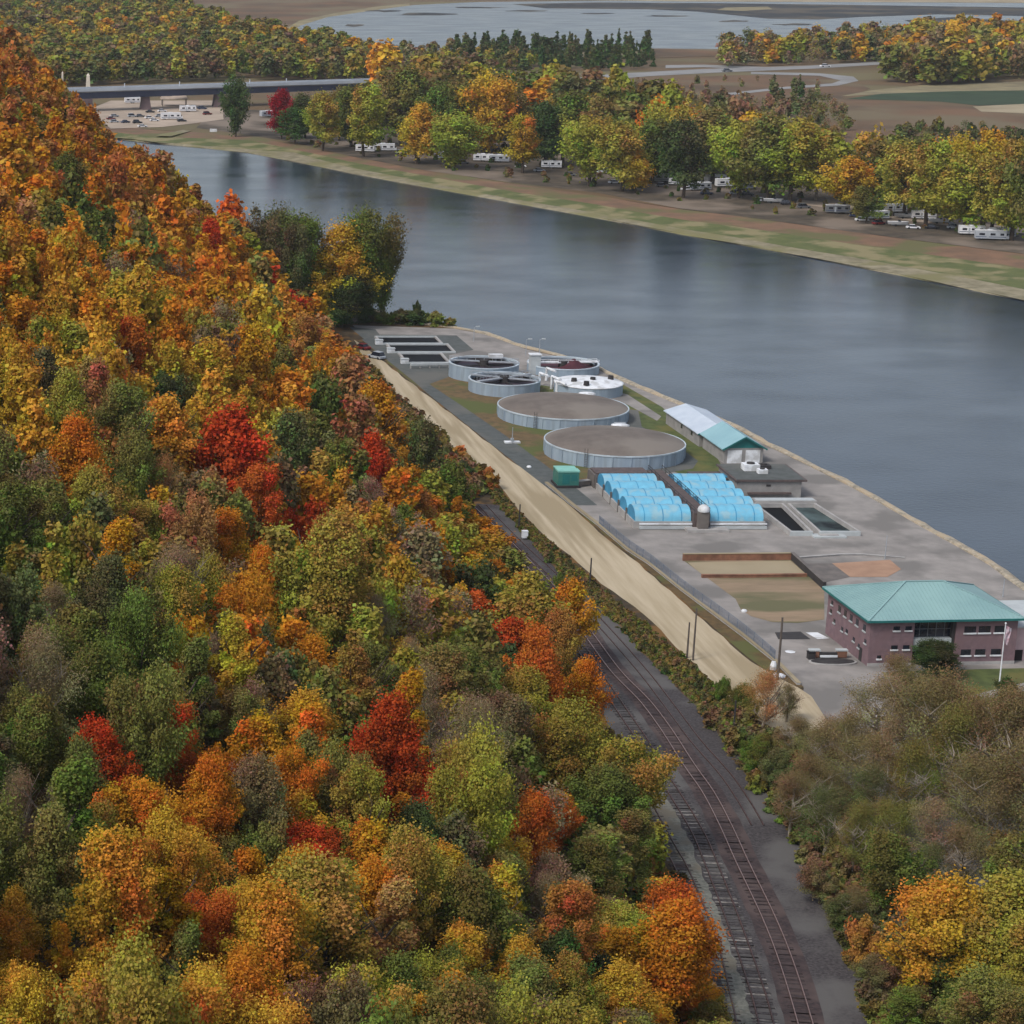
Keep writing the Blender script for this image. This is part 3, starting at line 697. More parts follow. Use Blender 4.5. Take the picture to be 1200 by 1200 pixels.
low_wall('long kerb between the plant yard and the dirt road', [(640, 567), (670, 592), (700, 615), (735, 645), (760, 661), (800, 693), (872, 747), (911, 778), (936, 803)], .35, .5, M['concrete'], 'kerb', 'kerb', cap=M['tanfield'])

# ------------------------------------------------------------------ brick office
B0 = P(1016, 781); RZ = math.radians(3.2)
fr = Matrix.Translation(B0) @ Matrix.Rotation(RZ, 4, 'Z'); BW, BD, BH = 22.4, 16.5, 7.3
office = thing('brick_office', 'two storey purple brick office with teal hipped roof', 'building', B0)
rx0, rx1 = 6.7, 13.1
ww = MB(fr)
ww.box(0, rx0, 0, BD, -.1, BH); ww.box(rx1, BW, .001, BD-.001, -.1, BH-.001); ww.box(rx0, rx1, 1.6, BD-.002, -.1, BH-.002)
ww.build('wall', M['brick'], office)
MB(fr).box(-.08, BW+.08, -.08, BD+.08, BH-.55, BH-.003).build('frieze', M['trim_grey'], office)
MB(fr).box(-.05, rx0, -.05, -.001, 0, .5).build('plinth', M['concrete'], office)
MB(fr).box(rx1, BW+.05, -.05, -.001, 0, .5).build('plinth', M['concrete'], office)
MB(fr).box(rx0+.01, rx1-.01, 1.2, 1.599, 4.1, 6.74).build('curtain_window', M['glass'], office)
mu = MB(fr)
for i in range(6): x = rx0+.05+(rx1-rx0-.1)*i/5; mu.box(x-.04, x+.04, 1.12, 1.199, 4.1, 6.7)
mu.box(rx0+.06, rx1-.06, 1.13, 1.197, 5.3, 5.38); mu.build('mullions', M['car_grey'], office)
MB(fr).box(rx0+.01, rx1-.5, .25, 1.59, 2.2, 4.09).build('balcony_panel', M['trim_grey'], office)
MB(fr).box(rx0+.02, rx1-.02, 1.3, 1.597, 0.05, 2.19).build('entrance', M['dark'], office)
MB(fr).box(rx1-.45, rx1-.02, .3, 1.1, 0.05, BH-.56).build('corner_post', M['charcoal'], office)
def window(x, z, w_, h_, face='front'):
    b = MB(fr)
    if face == 'front': b.box(x, x+w_, -.05, -.002, z, z+h_); o = b.build('window', M['glass'], office); MB(fr).box(x-.12, x+w_+.12, -.16, -.004, z-.22, z-.002).build('sill', M['white'], o)
    else: b.box(-.05, -.002, x, x+w_, z, z+h_); o = b.build('window', M['glass'], office); MB(fr).box(-.16, -.004, x-.12, x+w_+.12, z-.2, z-.002).build('sill', M['trim_grey'], o)
for x in (3.5, 5.3): window(x, 5.55, .95, .62); window(x-.1, 2.6, .95, .62)
window(1.4, 1.2, .6, .5)
for x in (14.3, 16.5, 18.9): window(x, 5.0, 1.75, 1.0); window(x-.2, 1.5, 1.5, .9)
for y in (1.6, 4.4, 6.7, 9.0, 11.3): window(y, 4.9, .95, 1.0, 'side')
for y, z in ((14.4, 5.2), (14.6, 3.8), (13.0, 2.7), (9.8, 2.4), (8.0, 2.6), (1.0, 3.2), (5.2, 2.2), (3.2, 1.8)): window(y, z, .7, .6, 'side')
MB(fr).box(-.06, -.003, 2.2, 3.2, 0, 2.1).build('door', M['charcoal'], office)
# hipped roof
ov = .75; ez = BH; rz_ = 3.35; hx0, hx1 = -ov, BW+ov; hy0, hy1 = -ov, BD+ov; hy = (hy0+hy1)/2; run = (hy1-hy0)/2
r_ = MB(fr)
V = [(hx0, hy0, ez), (hx1, hy0, ez), (hx1, hy1, ez), (hx0, hy1, ez), (hx0+run, hy, ez+rz_), (hx1-run, hy, ez+rz_)]
r_.add(V, [(0, 1, 5, 4), (2, 3, 4, 5), (1, 2, 5), (3, 0, 4)]); roof = r_.build('roof', M['teal_roof'], office)
sm = MB(fr)
for i in range(1, 40):
    x = hx0+(hx1-hx0)*i/40; tt = min(1, (x-hx0)/run, (hx1-x)/run)
    sm.bar((x, hy0, ez+.03), (x, hy0+run*tt, ez+rz_*tt+.03), .05, .06)
for i in range(1, 30):
    y = hy0+(hy1-hy0)*i/30; tt = min(1, (y-hy0)/run, (hy1-y)/run)
    sm.bar((hx0, y, ez+.03), (hx0+run*tt, y, ez+rz_*tt+.03), .05, .06)
sm.build('standing_seams', M['teal_roof'], roof)
hp = MB(fr)
for a, b_ in ((V[0], V[4]), (V[1], V[5]), (V[2], V[5]), (V[3], V[4]), (V[4], V[5])): hp.bar(Vector(a)+Vector((0, 0, .06)), Vector(b_)+Vector((0, 0, .06)), .3, .12)
hp.build('ridge_cap', M['teal_roof'], roof)
fa = MB(fr); fa.box(hx0-.06, hx1+.06, hy0-.06, hy0-.002, ez-.32, ez+.02); fa.box(hx0-.06, hx0-.002, hy0, hy1, ez-.32, ez+.02); fa.box(hx1+.002, hx1+.06, hy0, hy1, ez-.32, ez+.02); fa.box(hx0, hx1, hy1+.002, hy1+.06, ez-.32, ez+.02)
fa.build('gutter', M['teal_dark'], office)
MB(fr).box(hx0, hx1, hy0, hy1, ez-.1, ez-.004).build('soffit', M['trim_grey'], office)
# lower pink wing to the right
wing = thing('pink_annex', 'pale pink single storey annex at the right edge beside the brick office', 'building', fr @ Vector((BW+.1, 3, 0)))
MB(fr).box(BW+.1, BW+14, 1.5, BD-2, -.1, 5.2).build('wall', mat('pale_pink_render', (184, 160, 164), (170, 148, 152), .4), wing)
MB(fr).box(BW+.1, BW+14.3, 1.2, BD-1.8, 5.2, 5.45).build('roof', M['trim_grey'], wing)
MB(fr).box(BW+.6, BW+1.9, 1.42, 1.499, 0, 1.7).build('door', M['dark'], wing)

# planter with sign bench in front of the office
p = P(975, 776); t = thing('planter', 'curved kerbed planting bed with dark soil near the office door', 'planter', p)
N = 30; vs = [(p.x+3.6*math.cos(2*math.pi*i/N), p.y-.3+1.5*math.sin(2*math.pi*i/N)) for i in range(N)]
MB().prism([(x, y) for x, y in vs], 0.03, .22).build('kerb', M['concrete'], t)
MB().prism([(p.x+(x-p.x)*.9, p.y+(y-p.y)*.84) for x, y in vs], .1, .3).build('soil', M['charcoal'], t)
p = P(972, 772); t = thing('brick_bench', 'low brick seat wall with pale caps on the planting bed', 'bench', p)
MB().box(p.x-3, p.x-1.6, p.y, p.y+.7, .2, 1.2).build('pier', M['rust_wall'], t); MB().box(p.x+1.2, p.x+2.6, p.y, p.y+.7, .2, 1.2).build('pier', M['rust_wall'], t)
MB().box(p.x-3.1, p.x-1.4, p.y-.1, p.y+.8, 1.2, 1.4).build('cap', M['trim_grey'], t); MB().box(p.x+1.0, p.x+2.7, p.y-.1, p.y+.8, 1.2, 1.4).build('cap', M['trim_grey'], t)
MB().box(p.x-1.59, p.x+1.19, p.y+.1, p.y+.6, .2, .9).build('seat', M['charcoal'], t); MB().box(p.x-1.5, p.x+1.1, p.y-.3, p.y-.1, .3, .6).build('plaque', M['white'], t)
p = P(950, 772); t = thing('waste_bin', 'dark square bin left of the brick seat wall', 'bin', p)
MB().box(p.x-.5, p.x+.5, p.y-.5, p.y+.5, 0.02, 1.0).build('body', M['charcoal'], t); MB().box(p.x-.55, p.x+.55, p.y-.55, p.y+.55, 1.0, 1.15).build('lid', M['dark'], t)
for k, (x, y, lb) in enumerate(((906, 785, 'upright white marker stone beside the fence corner'), (913, 793, 'wide white stone by the end of the kerb'), (909, 792, 'small white stone by the end of the kerb'), (926, 764, 'small pale slab lying on the paving left of the bin'), (872, 717, 'small white block at the edge of the dry yard'), (1044, 818, 'small white block below the front lawn'), (620, 548, 'small white cap beside the largest round tank'))):
    p = P(x, y); s = (.5, 1.0, .4, .8, .5, .6, .5)[k]; hh = (1.3, .4, .4, .12, .4, .3, .4)[k]
    mb = MB(); n = 7; mb.lathe(p, [(s*.95, 0), (s, hh*.5), (s*.6, hh), (0.01, hh)], n); o = mb.build('stone', M['white']); tag(o, lb, 'stone', 'scattered white stones and blocks')

# flag pole / street lamp / poles
def pole(name, label, cat, px, py, top, r, m, group=None, arm=None, lamp=False, cross=False, r1=None):
    p = P(px, py); t = thing(name, label, cat, p, group)
    MB().tube(p, p+Vector((0, 0, top)), r, r1 or r*.7, 10).build('pole', m, t)
    if cross:
        for z in (top-.7, top-1.5): MB().bar(p+Vector((-1.2, 0, z)), p+Vector((1.2, 0, z)), .14, .14).build('crossarm', m, t)
    if lamp:
        q = p+Vector((0, 0, top)); MB().bar(q, q+Vector((arm or -1.6, 0, .25)), .1, .1).build('arm', m, t)
        q = q+Vector((arm or -1.6, 0, .2)); MB().box(q.x-.45, q.x+.45, q.y-.2, q.y+.2, q.z-.12, q.z+.1).build('lamp_head', M['trim_grey'], t)
    return p, t
pole('utility_pole', 'tall grey wooden pole standing at the corner of the fence', 'pole', 911, 797, 9.6, .2, M['pole_wood'], cross=False)
p, t = pole('flagpole', 'white flagpole with a small limp flag on the office lawn', 'flagpole', 1171, 802, 9.2, .1, M['white'])
fl = MB(); vs = []; fs = []
for i in range(9):
    for j in range(5): vs.append((p.x+.08+.9*j/4*(1-.5*i/8)+.05*math.sin(i), p.y+.12*math.sin(j*2+i*.6), 9.0-2.6*i/8-.5*j/4))
for i in range(8):
    for j in range(4): a = i*5+j; fs.append((a, a+1, a+6, a+5))
fl.add(vs, fs).build('flag', mat('faded_flag', (160, 120, 132), (196, 190, 200), 1.5, .8), t)
MB().lathe((p.x, p.y, 9.2), [(.0, 0), (.16, .1), (0, .3)], 10).build('finial', M['white'], t)
for x, y, h_, lb in ((805, 771, 5.6, 'shorter pole of the leaning pair beside the dirt road'), (812, 774, 8.2, 'taller pole of the leaning pair beside the dirt road'),
                     (691, 688, 5.0, 'dark wooden pole between the dirt road and the tracks'), (608, 620, 4.6, 'dark pole behind the white signal box'),
                     (859, 865, 5.4, 'dark pole on the shrub strip below the dirt road')):
    pole('trackside_pole', lb, 'pole', x, y, h_, .16, M['charcoal'] if h_ < 5.5 else M['pole_wood'], 'poles along the tracks')
for x, y, h_, lb, lm in ((616, 417, 4.0, 'thin lamp post left of the maroon tank', True), (632, 414, 3.4, 'short lamp post behind the maroon tank', True), (555, 400, 3.6, 'lamp post beside the long basins', True),
                     (600, 520, 3.5, 'small post with a platform on the brown turf', False), (1037, 655, 4.2, 'thin post near the orange dirt patch', False), (1175, 700, 3, 'short post behind the brick office', False)):
    pole('lamp_post', lb, 'lamp post', x, y, h_, .1, M['metal'], 'thin posts in the plant yard', lamp=lm, arm=.9)
p = P(600, 519); t = thing('well_platform', 'low white slab at the foot of the small post on the turf', 'slab', p)
MB().box(p.x-1.6, p.x+1.6, p.y-.8, p.y+.6, .06, .35).build('slab', M['white'], t); MB().box(p.x-.3, p.x+.3, p.y-.3, p.y+.3, .36, 1.0).build('pedestal', M['metal'], t)
p = P(615, 632); t = thing('signal_box', 'small white trackside cabinet beside the railway', 'cabinet', p)
MB().box(p.x-.55, p.x+.45, p.y-.4, p.y+.4, .3, 1.5).build('cabinet', M['white'], t); MB().box(p.x-.6, p.x+.5, p.y-.45, p.y+.45, 1.5, 1.6).build('lid', M['white'], t); MB().box(p.x-.3, p.x+.2, p.y-.2, p.y+.2, 0, .3).build('pedestal', M['charcoal'], t)

# chain link fence along the yard
fp = smooth_path([P(x, y) for x, y in [(702, 616), (737, 645), (762, 662), (802, 694), (842, 723), (874, 747), (908, 776)]], 3.0)
t = thing('chain_link_fence', 'blue grey chain link fence between the dirt road and the yard', 'fence', fp[0])
for a, b_ in zip(fp, fp[1:]):
    MB().tube(a, a+Vector((0, 0, 1.9)), .05, n=6).build('post', M['fence'], t)
ms = MB()
for a, b_ in zip(fp, fp[1:]):
    up = Vector((0, 0, 1)); ms.bar(a+up*1.85, b_+up*1.85, .05, .05); ms.bar(a+up*.1, b_+up*.1, .04, .04)
    for k in range(12):
        u, v = a.lerp(b_, k/12), a.lerp(b_, (k+1)/12)
        ms.bar(u+up*.1, v+up*1.85, .025, .025); ms.bar(u+up*1.85, v+up*.1, .025, .025)
ms.build('mesh', M['fence'], t)

# ------------------------------------------------------------------ vehicles
def car_parts(root, m, L=4.6, W_=1.85, suv=False):
    h1, h2 = (.85, 1.75) if suv else (.8, 1.4)
    b = MB(); prof = [(-L/2, .3), (-L/2, h1-.1), (-L/2+.2, h1), (L/2-.3, h1-.05), (L/2, h1-.25), (L/2, .3)]
    n = len(prof); vs = [(x, -W_/2, z) for x, z in prof]+[(x, W_/2, z) for x, z in prof]
    b.add(vs, [tuple(range(n)), tuple(range(n, 2*n))[::-1]]+[(i, n+i, n+(i+1) % n, (i+1) % n) for i in range(n)]); b.build('body', m, root)
    back = -L/2+.25 if suv else -L/2+.8
    pr = [(back, h1-.02), (back+.35, h2), (L/2-1.9, h2), (L/2-1.15, h1-.02)]
    vs = [(x, s*(W_/2-(.06 if z < h2 else .22)), z) for s in (-1, 1) for x, z in pr]
    g_ = MB().add(vs, [(0, 1, 2, 3), (7, 6, 5, 4), (0, 4, 5, 1), (2, 6, 7, 3)]); g_.build('windows', M['glass'], root)
    MB().box(back+.33, L/2-1.88, -W_/2+.2, W_/2-.2, h2-.02, h2+.05).build('roof', m, root)
    for x in (-L/2+.85, L/2-.9):
        for s in (-1, 1): MB().tube((x, s*(W_/2-.12), .33), (x, s*(W_/2+.04), .33), .33, n=12).build('wheel', M['tyre'], root)
def camper_parts(root, m, L=8.0, W_=2.5, H_=2.9, cab=False):
    MB().box(-L/2, L/2, -W_/2, W_/2, .55, H_).build('body', m, root)
    MB().box(-L/2-.05, L/2+.05, -W_/2-.04, W_/2+.04, H_, H_+.12).build('roof', M['car_white'], root)
    MB().box(-L*.1, L*.08, -.35, .35, H_+.121, H_+.4).build('air_conditioner', M['car_white'], root)
    for x0_, x1_ in ((-L*.38, -L*.2), (-L*.02, L*.14), (L*.3, L*.42)):
        for s in (-1, 1): MB().box(x0_, x1_, s*(W_/2+.01)-.02, s*(W_/2+.01)+.02, 1.6, 2.3).build('window', M['glass'], root)
    MB().box(-L*.14, -L*.07, -W_/2-.03, -W_/2-.002, .7, 2.4).build('door', M['car_silver'], root)
    MB().box(-L/2+.1, L/2-.1, -W_/2-.02, -W_/2-.003, 1.0, 1.2).build('stripe', M['car_blue'], root)
    for x in ((-.5, .5) if not cab else (-L*.3, L*.36)):
        for s in (-1, 1): MB().tube((x, s*(W_/2-.25), .4), (x, s*(W_/2-.02), .4), .4, n=12).build('wheel', M['tyre'], root)
    if cab: MB().box(L/2, L/2+.9, -W_/2+.15, W_/2-.15, .55, 1.5).build('hood', m, root); MB().box(L/2-.02, L/2+.45, -W_/2+.25, W_/2-.25, 1.5, 2.2).build('windscreen', M['glass'], root)
    else: MB().bar((L/2, 0, .5), (L/2+1.3, 0, .45), .3, .15).build('tow_bar', M['charcoal'], root)
def boat_parts(root, m, L=7.0, W_=2.3):
    pr = [(-L/2, 1), (-L/2+.1, 1.0), (L*.2, 1.0), (L*.4, .6), (L/2, .05)]
    top = [(x, -w*W_/2, 1.6) for x, w in pr]+[(x, w*W_/2, 1.6) for x, w in pr[::-1]]
    bot = [(x*.9, -w*W_/3.4, .7) for x, w in pr]+[(x*.9, w*W_/3.4, .7) for x, w in pr[::-1]]
    n = len(top); MB().add(bot+top, [tuple(range(n))[::-1], tuple(range(n, 2*n))]+[(i, (i+1) % n, n+(i+1) % n, n+i) for i in range(n)]).build('hull', m, root)
    MB().add([(0, -.8, 1.6), (0, .8, 1.6), (1.0, .7, 1.6), (1.0, -.7, 1.6), (.1, -.7, 2.2), (.1, .7, 2.2), (.45, .6, 2.2), (.45, -.6, 2.2)], [(0, 3, 2, 1), (4, 5, 6, 7), (0, 1, 5, 4), (1, 2, 6, 5), (2, 3, 7, 6), (3, 0, 4, 7)]).build('windscreen', M['glass'], root)
    MB().box(-L/2-.5, -L/2-.02, -.3, .3, .8, 1.9).build('outboard_motor', M['charcoal'], root)
    MB().bar((-L*.3, 0, .5), (L/2+1.5, 0, .5), .3, .25).build('trailer', M['metal'], root)
    for s in (-1, 1): MB().tube((-.8, s*.9, .35), (-.8, s*1.15, .35), .35, n=12).build('wheel', M['tyre'], root)

VEH = {}
def vehicle(kind, color, px, py, rz, label, cat, group, z=LZ+.05, scale=1.0):
    key = (kind, color)
    if key not in VEH:
        root = thing({'car': 'parked_car', 'suv': 'parked_car', 'camper': 'camper_trailer', 'motorhome': 'motorhome', 'boat': 'trailer_boat'}[kind], label, cat, (0, 0, 0), group)
        m = M['car_'+color]
        if kind in ('car', 'suv'): car_parts(root, m, suv=kind == 'suv')
        elif kind == 'camper': camper_parts(root, m)
        elif kind == 'motorhome': camper_parts(root, m, 9.5, 2.5, 3.1, True)
        else: boat_parts(root, m)
        VEH[key] = root
    else:
        src = VEH[key]; root = src.copy(); COL.objects.link(root)
        for ch in src.children:
            c = ch.copy(); COL.objects.link(c); c.parent = root
        tag(root, label, cat, group)
    p = P(px, py, z); root.location = p; root.rotation_euler = (0, 0, rz); root.scale = (scale,)*3
    return root
GL = 'vehicles parked beneath the bridge'; GC = 'campers and vehicles parked under the riverside trees'
for kd, co, x, y, rz, lb in (
    ('car', 'silver', 134, 143.5, .2, 'leftmost silver car in the lot under the bridge, nearest the bluff'),
    ('car', 'blue', 147, 144, .5, 'dark blue car near the water in the lot under the bridge'),
    ('suv', 'black', 161, 144.5, .2, 'black car nearest the water under the bridge'),
    ('car', 'white', 167, 149, .1, 'white car closest to the river in the lot'),
    ('car', 'grey', 164, 137, .3, 'grey car behind the black car in the lot'),
    ('car', 'white', 175, 139, .2, 'white car left of the white motorhome in the lot'),
    ('car', 'silver', 187, 137, .1, 'silver car touching the left end of the white motorhome row'),
    ('motorhome', 'white', 200, 140, .1, 'white motorhome in the middle of the lot under the bridge'),
    ('car', 'black', 213, 142.5, .1, 'black car right of the white motorhome'),
    ('camper', 'white', 155, 121, .1, 'white camper at the back of the lot, directly under the bridge girder'),
    ('camper', 'white', 220, 131, .1, 'white camper at the right end of the lot under the bridge'),
    ('suv', 'grey', 228, 127, .2, 'grey car behind the right hand camper under the bridge'),
    ('suv', 'red', 243, 134.5, .4, 'dark red car at the right end of the lot beside the bridge pier'),
    ('car', 'silver', 134, 137, .4, 'silver car half hidden by the bluff at the back left of the lot'),
    ('car', 'white', 181, 142, .1, 'white car just in front of the silver car, left of the white motorhome'),
    ('car', 'red', 130, 140, .1, 'red car at the far left edge of the lot beside the bluff'),
    ('suv', 'silver', 155, 137, .2, 'silver car in the middle row at the left of the lot'),
    ('car', 'black', 176, 132, .1, 'black car in the back row of the lot'),
    ('car', 'white', 190, 131, .1, 'white car in the back row of the lot'),
    ('suv', 'blue', 237, 128, .1, 'dark blue car behind the dark red car beside the pier'),
    ('camper', 'silver', 314, 137, .4, 'silver camper in the shade between the bridge pier and the crimson tree')):
    vehicle(kd, co, x, y, rz, lb, {'car': 'car', 'suv': 'car', 'camper': 'camper', 'motorhome': 'motorhome'}[kd], GL)
for kd, co, x, y, rz, lb in (
    ('motorhome', 'white', 449, 177, -.1, 'white motorhome left of the first yellow riverside tree'),
    ('camper', 'white', 428, 178, -.3, 'white camper half hidden left of the white motorhome, near the crimson tree'),
    ('camper', 'white', 566, 189, -.2, 'white camper under the tall orange topped tree'),
    ('camper', 'silver', 585, 190, -.2, 'silver camper left of the small bright yellow tree'),
    ('suv', 'grey', 543, 192, .1, 'grey car beside the trunk left of the white camper'),
    ('camper', 'white', 646, 197, -.2, 'white camper right of the small bright yellow tree'),
    ('car', 'grey', 668, 206, -.2, 'grey car parked on the bank right of the small bright yellow tree'),
    ('camper', 'grey', 741, 218, -.2, 'grey camper in deep shade under the yellow olive trees'),
    ('suv', 'grey', 776, 219, -.2, 'grey car left of the cluster of white campers'),
    ('camper', 'white', 796, 217, -.2, 'leftmost white camper of the central cluster'),
    ('camper', 'silver', 820, 223, .2, 'silver camper in the middle of the central cluster'),
    ('motorhome', 'white', 853, 219, .1, 'big white motorhome at the right of the central cluster'),
    ('suv', 'silver', 862, 228, -.2, 'silver pickup style car in front of the big white motorhome'),
    ('suv', 'black', 876, 229, -.2, 'large black car beside the big white motorhome'),
    ('car', 'silver', 893, 236, -.2, 'silver car right of the black car'),
    ('suv', 'black', 922, 240, -.2, 'black car alone between the two camper clusters'),
    ('camper', 'grey', 981, 250, -.2, 'grey camper left of the trailer boats under the yellow tree'),
    ('suv', 'blue', 1003, 254, -.2, 'dark blue car right of the grey camper'),
    ('camper', 'silver', 1027, 257, .1, 'silver camper left of the trailer boats'),
    ('boat', 'white', 1052, 265, -.15, 'white boat on a trailer closest to the river'),
    ('boat', 'silver', 1060, 256, -.15, 'silver boat on a trailer behind the white boat'),
    ('camper', 'white', 1082, 257, -.15, 'white camper right of the trailer boats'),
    ('boat', 'white', 1100, 262, -.15, 'white boat at the right end of the boats, left of the olive tree'),
    ('camper', 'white', 1138, 275, -.2, 'white camper half hidden under the far right trees'),
    ('camper', 'silver', 1174, 278, -.2, 'silver camper nearest the right edge of the photo'),
    ('suv', 'red', 1030, 263, .3, 'dark red car in front of the silver camper'),
    ('car', 'white', 805, 223, .2, 'white car in front of the leftmost white camper of the central cluster'),
    ('camper', 'white', 838, 214, .3, 'white camper behind the silver one in the central cluster'),
    ('camper', 'white', 778, 213, -.2, 'white camper left of the central cluster, under the olive tree'),
    ('camper', 'white', 700, 203, -.2, 'white camper in the trees left of the deep shade camper'),
    ('boat', 'white', 906, 238, -.2, 'white boat on a trailer between the silver and the lone black car'),
    ('suv', 'silver', 1118, 268, -.2, 'silver car between the right hand boat and the far right trees'),
    ('car', 'white', 1010, 259, -.2, 'white car left of the dark red car'),
    ('motorhome', 'silver', 1160, 281, -.2, 'silver motorhome half hidden between the far right trees'),
    ('camper', 'white', 520, 186, -.2, 'white camper behind the second yellow riverside tree'),
    ('suv', 'white', 470, 180, .2, 'white car right of the white motorhome, left of the first yellow tree'),
    ('car', 'silver', 632, 201, .1, 'silver car left of the camper by the small bright yellow tree'),
    ('car', 'white', 720, 215, .1, 'white car left of the grey camper in deep shade'),
    ('suv', 'blue', 828, 228, -.1, 'dark blue car in front of the silver camper of the central cluster'),
    ('camper', 'silver', 872, 222, .3, 'silver camper behind the large black car'),
    ('suv', 'grey', 942, 244, .1, 'grey car left of the grey camper near the light road'),
    ('car', 'white', 1070, 268, -.2, 'white car beside the white boat nearest the river'),
    ('car', 'black', 1092, 268, -.2, 'black car in front of the white camper right of the boats'),
    ('camper', 'white', 1048, 249, .2, 'white camper behind the silver boat'),
    ('car', 'white', 610, 196, -.2, 'white car at the foot of the small bright yellow tree')):
    vehicle(kd, co, x, y, rz, lb, {'car': 'car', 'suv': 'car', 'camper': 'camper', 'motorhome': 'motorhome', 'boat': 'boat'}[kd], GC)
GR = 'cars on the far road'
vehicle('car', 'white', 967, 78.5, .1, 'white car driving on the far road near its right end', 'car', GR, scale=1.35)
vehicle('car', 'black', 727, 89.5, .2, 'black car driving on the far road near its left end', 'car', GR, scale=1.35)
vehicle('car', 'grey', 852, 84, .1, 'grey car in the middle of the far road', 'car', GR, scale=1.35)
GP = 'vehicles at the far end of the dirt road'
vehicle('car', 'red', 424, 409, 2.2, 'dark red car at the far end of the dirt road, half under the trees', 'car', GP, 0.05)
vehicle('suv', 'silver', 441, 420, 2.2, 'silver car parked at the far end of the dirt road', 'car', GP, 0.05)

# shelter under the bridge, white notice box
p = P(204, 124, LZ); t = thing('picnic_shelter', 'small shelter with a tan roof behind the parked vehicles', 'shelter', p)
MB().add([(p.x-7, p.y-4, 2.2), (p.x+7, p.y-4, 2.2), (p.x+7, p.y+4, 2.2), (p.x-7, p.y+4, 2.2), (p.x-6, p.y, 4), (p.x+6, p.y, 4)], [(0, 1, 5, 4), (2, 3, 4, 5), (1, 2, 5), (3, 0, 4), (3, 2, 1, 0)]).build('roof', mat('tan_shingle', (176, 160, 146), None, .3), t)
for a in (-6, 6):
    for b_ in (-3.4, 3.4): MB().bar((p.x+a, p.y+b_, LZ), (p.x+a, p.y+b_, 2.2), .3, .3).build('post', M['charcoal'], t)
p = P(250, 156, -2); t = thing('notice_box', 'small white box standing on the grass bank', 'box', p)
MB().box(p.x-1.6, p.x+1.6, p.y-.5, p.y+.5, -1.4, -.1).build('box', M['white'], t); MB().box(p.x-1.2, p.x+1.2, p.y-.3, p.y+.3, -2.2, -1.4).build('leg', M['charcoal'], t)

# ------------------------------------------------------------------ bridge
ZB = 9.0
a, b_ = P(100, 106.5, ZB), P(470, 95, ZB); d = (b_-a).normalized(); n = Vector((-d.y, d.x, 0)); a0 = a-d*60; b0 = b_+d*40
t = thing('road_bridge', 'long pale concrete road bridge with navy girders across the valley', 'bridge', (a.x, a.y, 0))
up = Vector((0, 0, 1))
MB().bar(a0+n*5-up*.4, b0+n*5-up*.4, 11, .8).build('deck', M['road'], t)
MB().bar(a0-n*.6+up*.45, b0-n*.6+up*.45, .4, 1.5).build('parapet', M['deck'], t); MB().bar(a0+n*10.6+up*.45, b0+n*10.6+up*.45, .4, 1.0).build('parapet', M['deck'], t)
e_ = P(285, 100, ZB)
MB().bar(a0-up*2.4-n*.1, b0-up*2.0-n*.1, .6, 3.1).build('girder', M['navy'], t)
MB().bar(a0-up*2.4+n*9.6, b0-up*2.0+n*9.6, .6, 3.1).build('girder', M['navy'], t)
for x in (258, 160, 350):
    q = P(x, 101, ZB); q = a+d*((q-a).dot(d))
    m_ = MB(); c = q+n*5; 
    m_.add([(c.x+s1*2.8+0*s2, c.y+s2*5, LZ-.5) for s1, s2 in ((-1, -1), (1, -1), (1, 1), (-1, 1))]+[(c.x+s1*1.8, c.y+s2*4.6, ZB-4) for s1, s2 in ((-1, -1), (1, -1), (1, 1), (-1, 1))], [(3, 2, 1, 0), (4, 5, 6, 7), (0, 1, 5, 4), (1, 2, 6, 5), (2, 3, 7, 6), (3, 0, 4, 7)])
    m_.build('pier', M['stone'], t)
for i, (x, y) in enumerate(((141, 104), (205, 102), (267, 99.5), (290, 100), (329, 98), (447, 93))):
    q = P(x, y, ZB); q = a+d*((q-a).dot(d)); MB().tube(q+up*.5, q+up*3.2, .35, .25, 8).build('lamp_post', M['deck'], t)
for x, y, h_, w_, lb in ((103, 120, 13.5, 2.6, 'tall cream obelisk pylon at the left end of the bridge'), (73, 112, 11.5, 1.4, 'smaller white post left of the obelisk pylon, behind the bluff trees')):
    q = P(x, y, 0); tt = thing('bridge_pylon', lb, 'pylon', (q.x, q.y, LZ), 'pylons at the end of the bridge')
    m_ = MB(); m_.add([(q.x+s1*w_*.62, q.y+s2*w_*.62, LZ) for s1, s2 in ((-1, -1), (1, -1), (1, 1), (-1, 1))]+[(q.x+s1*w_*.3, q.y+s2*w_*.3, h_) for s1, s2 in ((-1, -1), (1, -1), (1, 1), (-1, 1))], [(3, 2, 1, 0), (4, 5, 6, 7), (0, 1, 5, 4), (1, 2, 6, 5), (2, 3, 7, 6), (3, 0, 4, 7)])
    m_.build('shaft', M['pylon'], tt); MB().box(q.x-w_*.9, q.x+w_*.9, q.y-w_*.9, q.y+w_*.9, LZ-.2, LZ+5).build('base', M['stone'], tt)
    MB().add([(q.x+s1*w_*.34, q.y+s2*w_*.34, h_) for s1, s2 in ((-1, -1), (1, -1), (1, 1), (-1, 1))]+[(q.x, q.y, h_+1.3)], [(3, 2, 1, 0), (0, 1, 4), (1, 2, 4), (2, 3, 4), (3, 0, 4)]).build('cap', M['pylon'], tt)

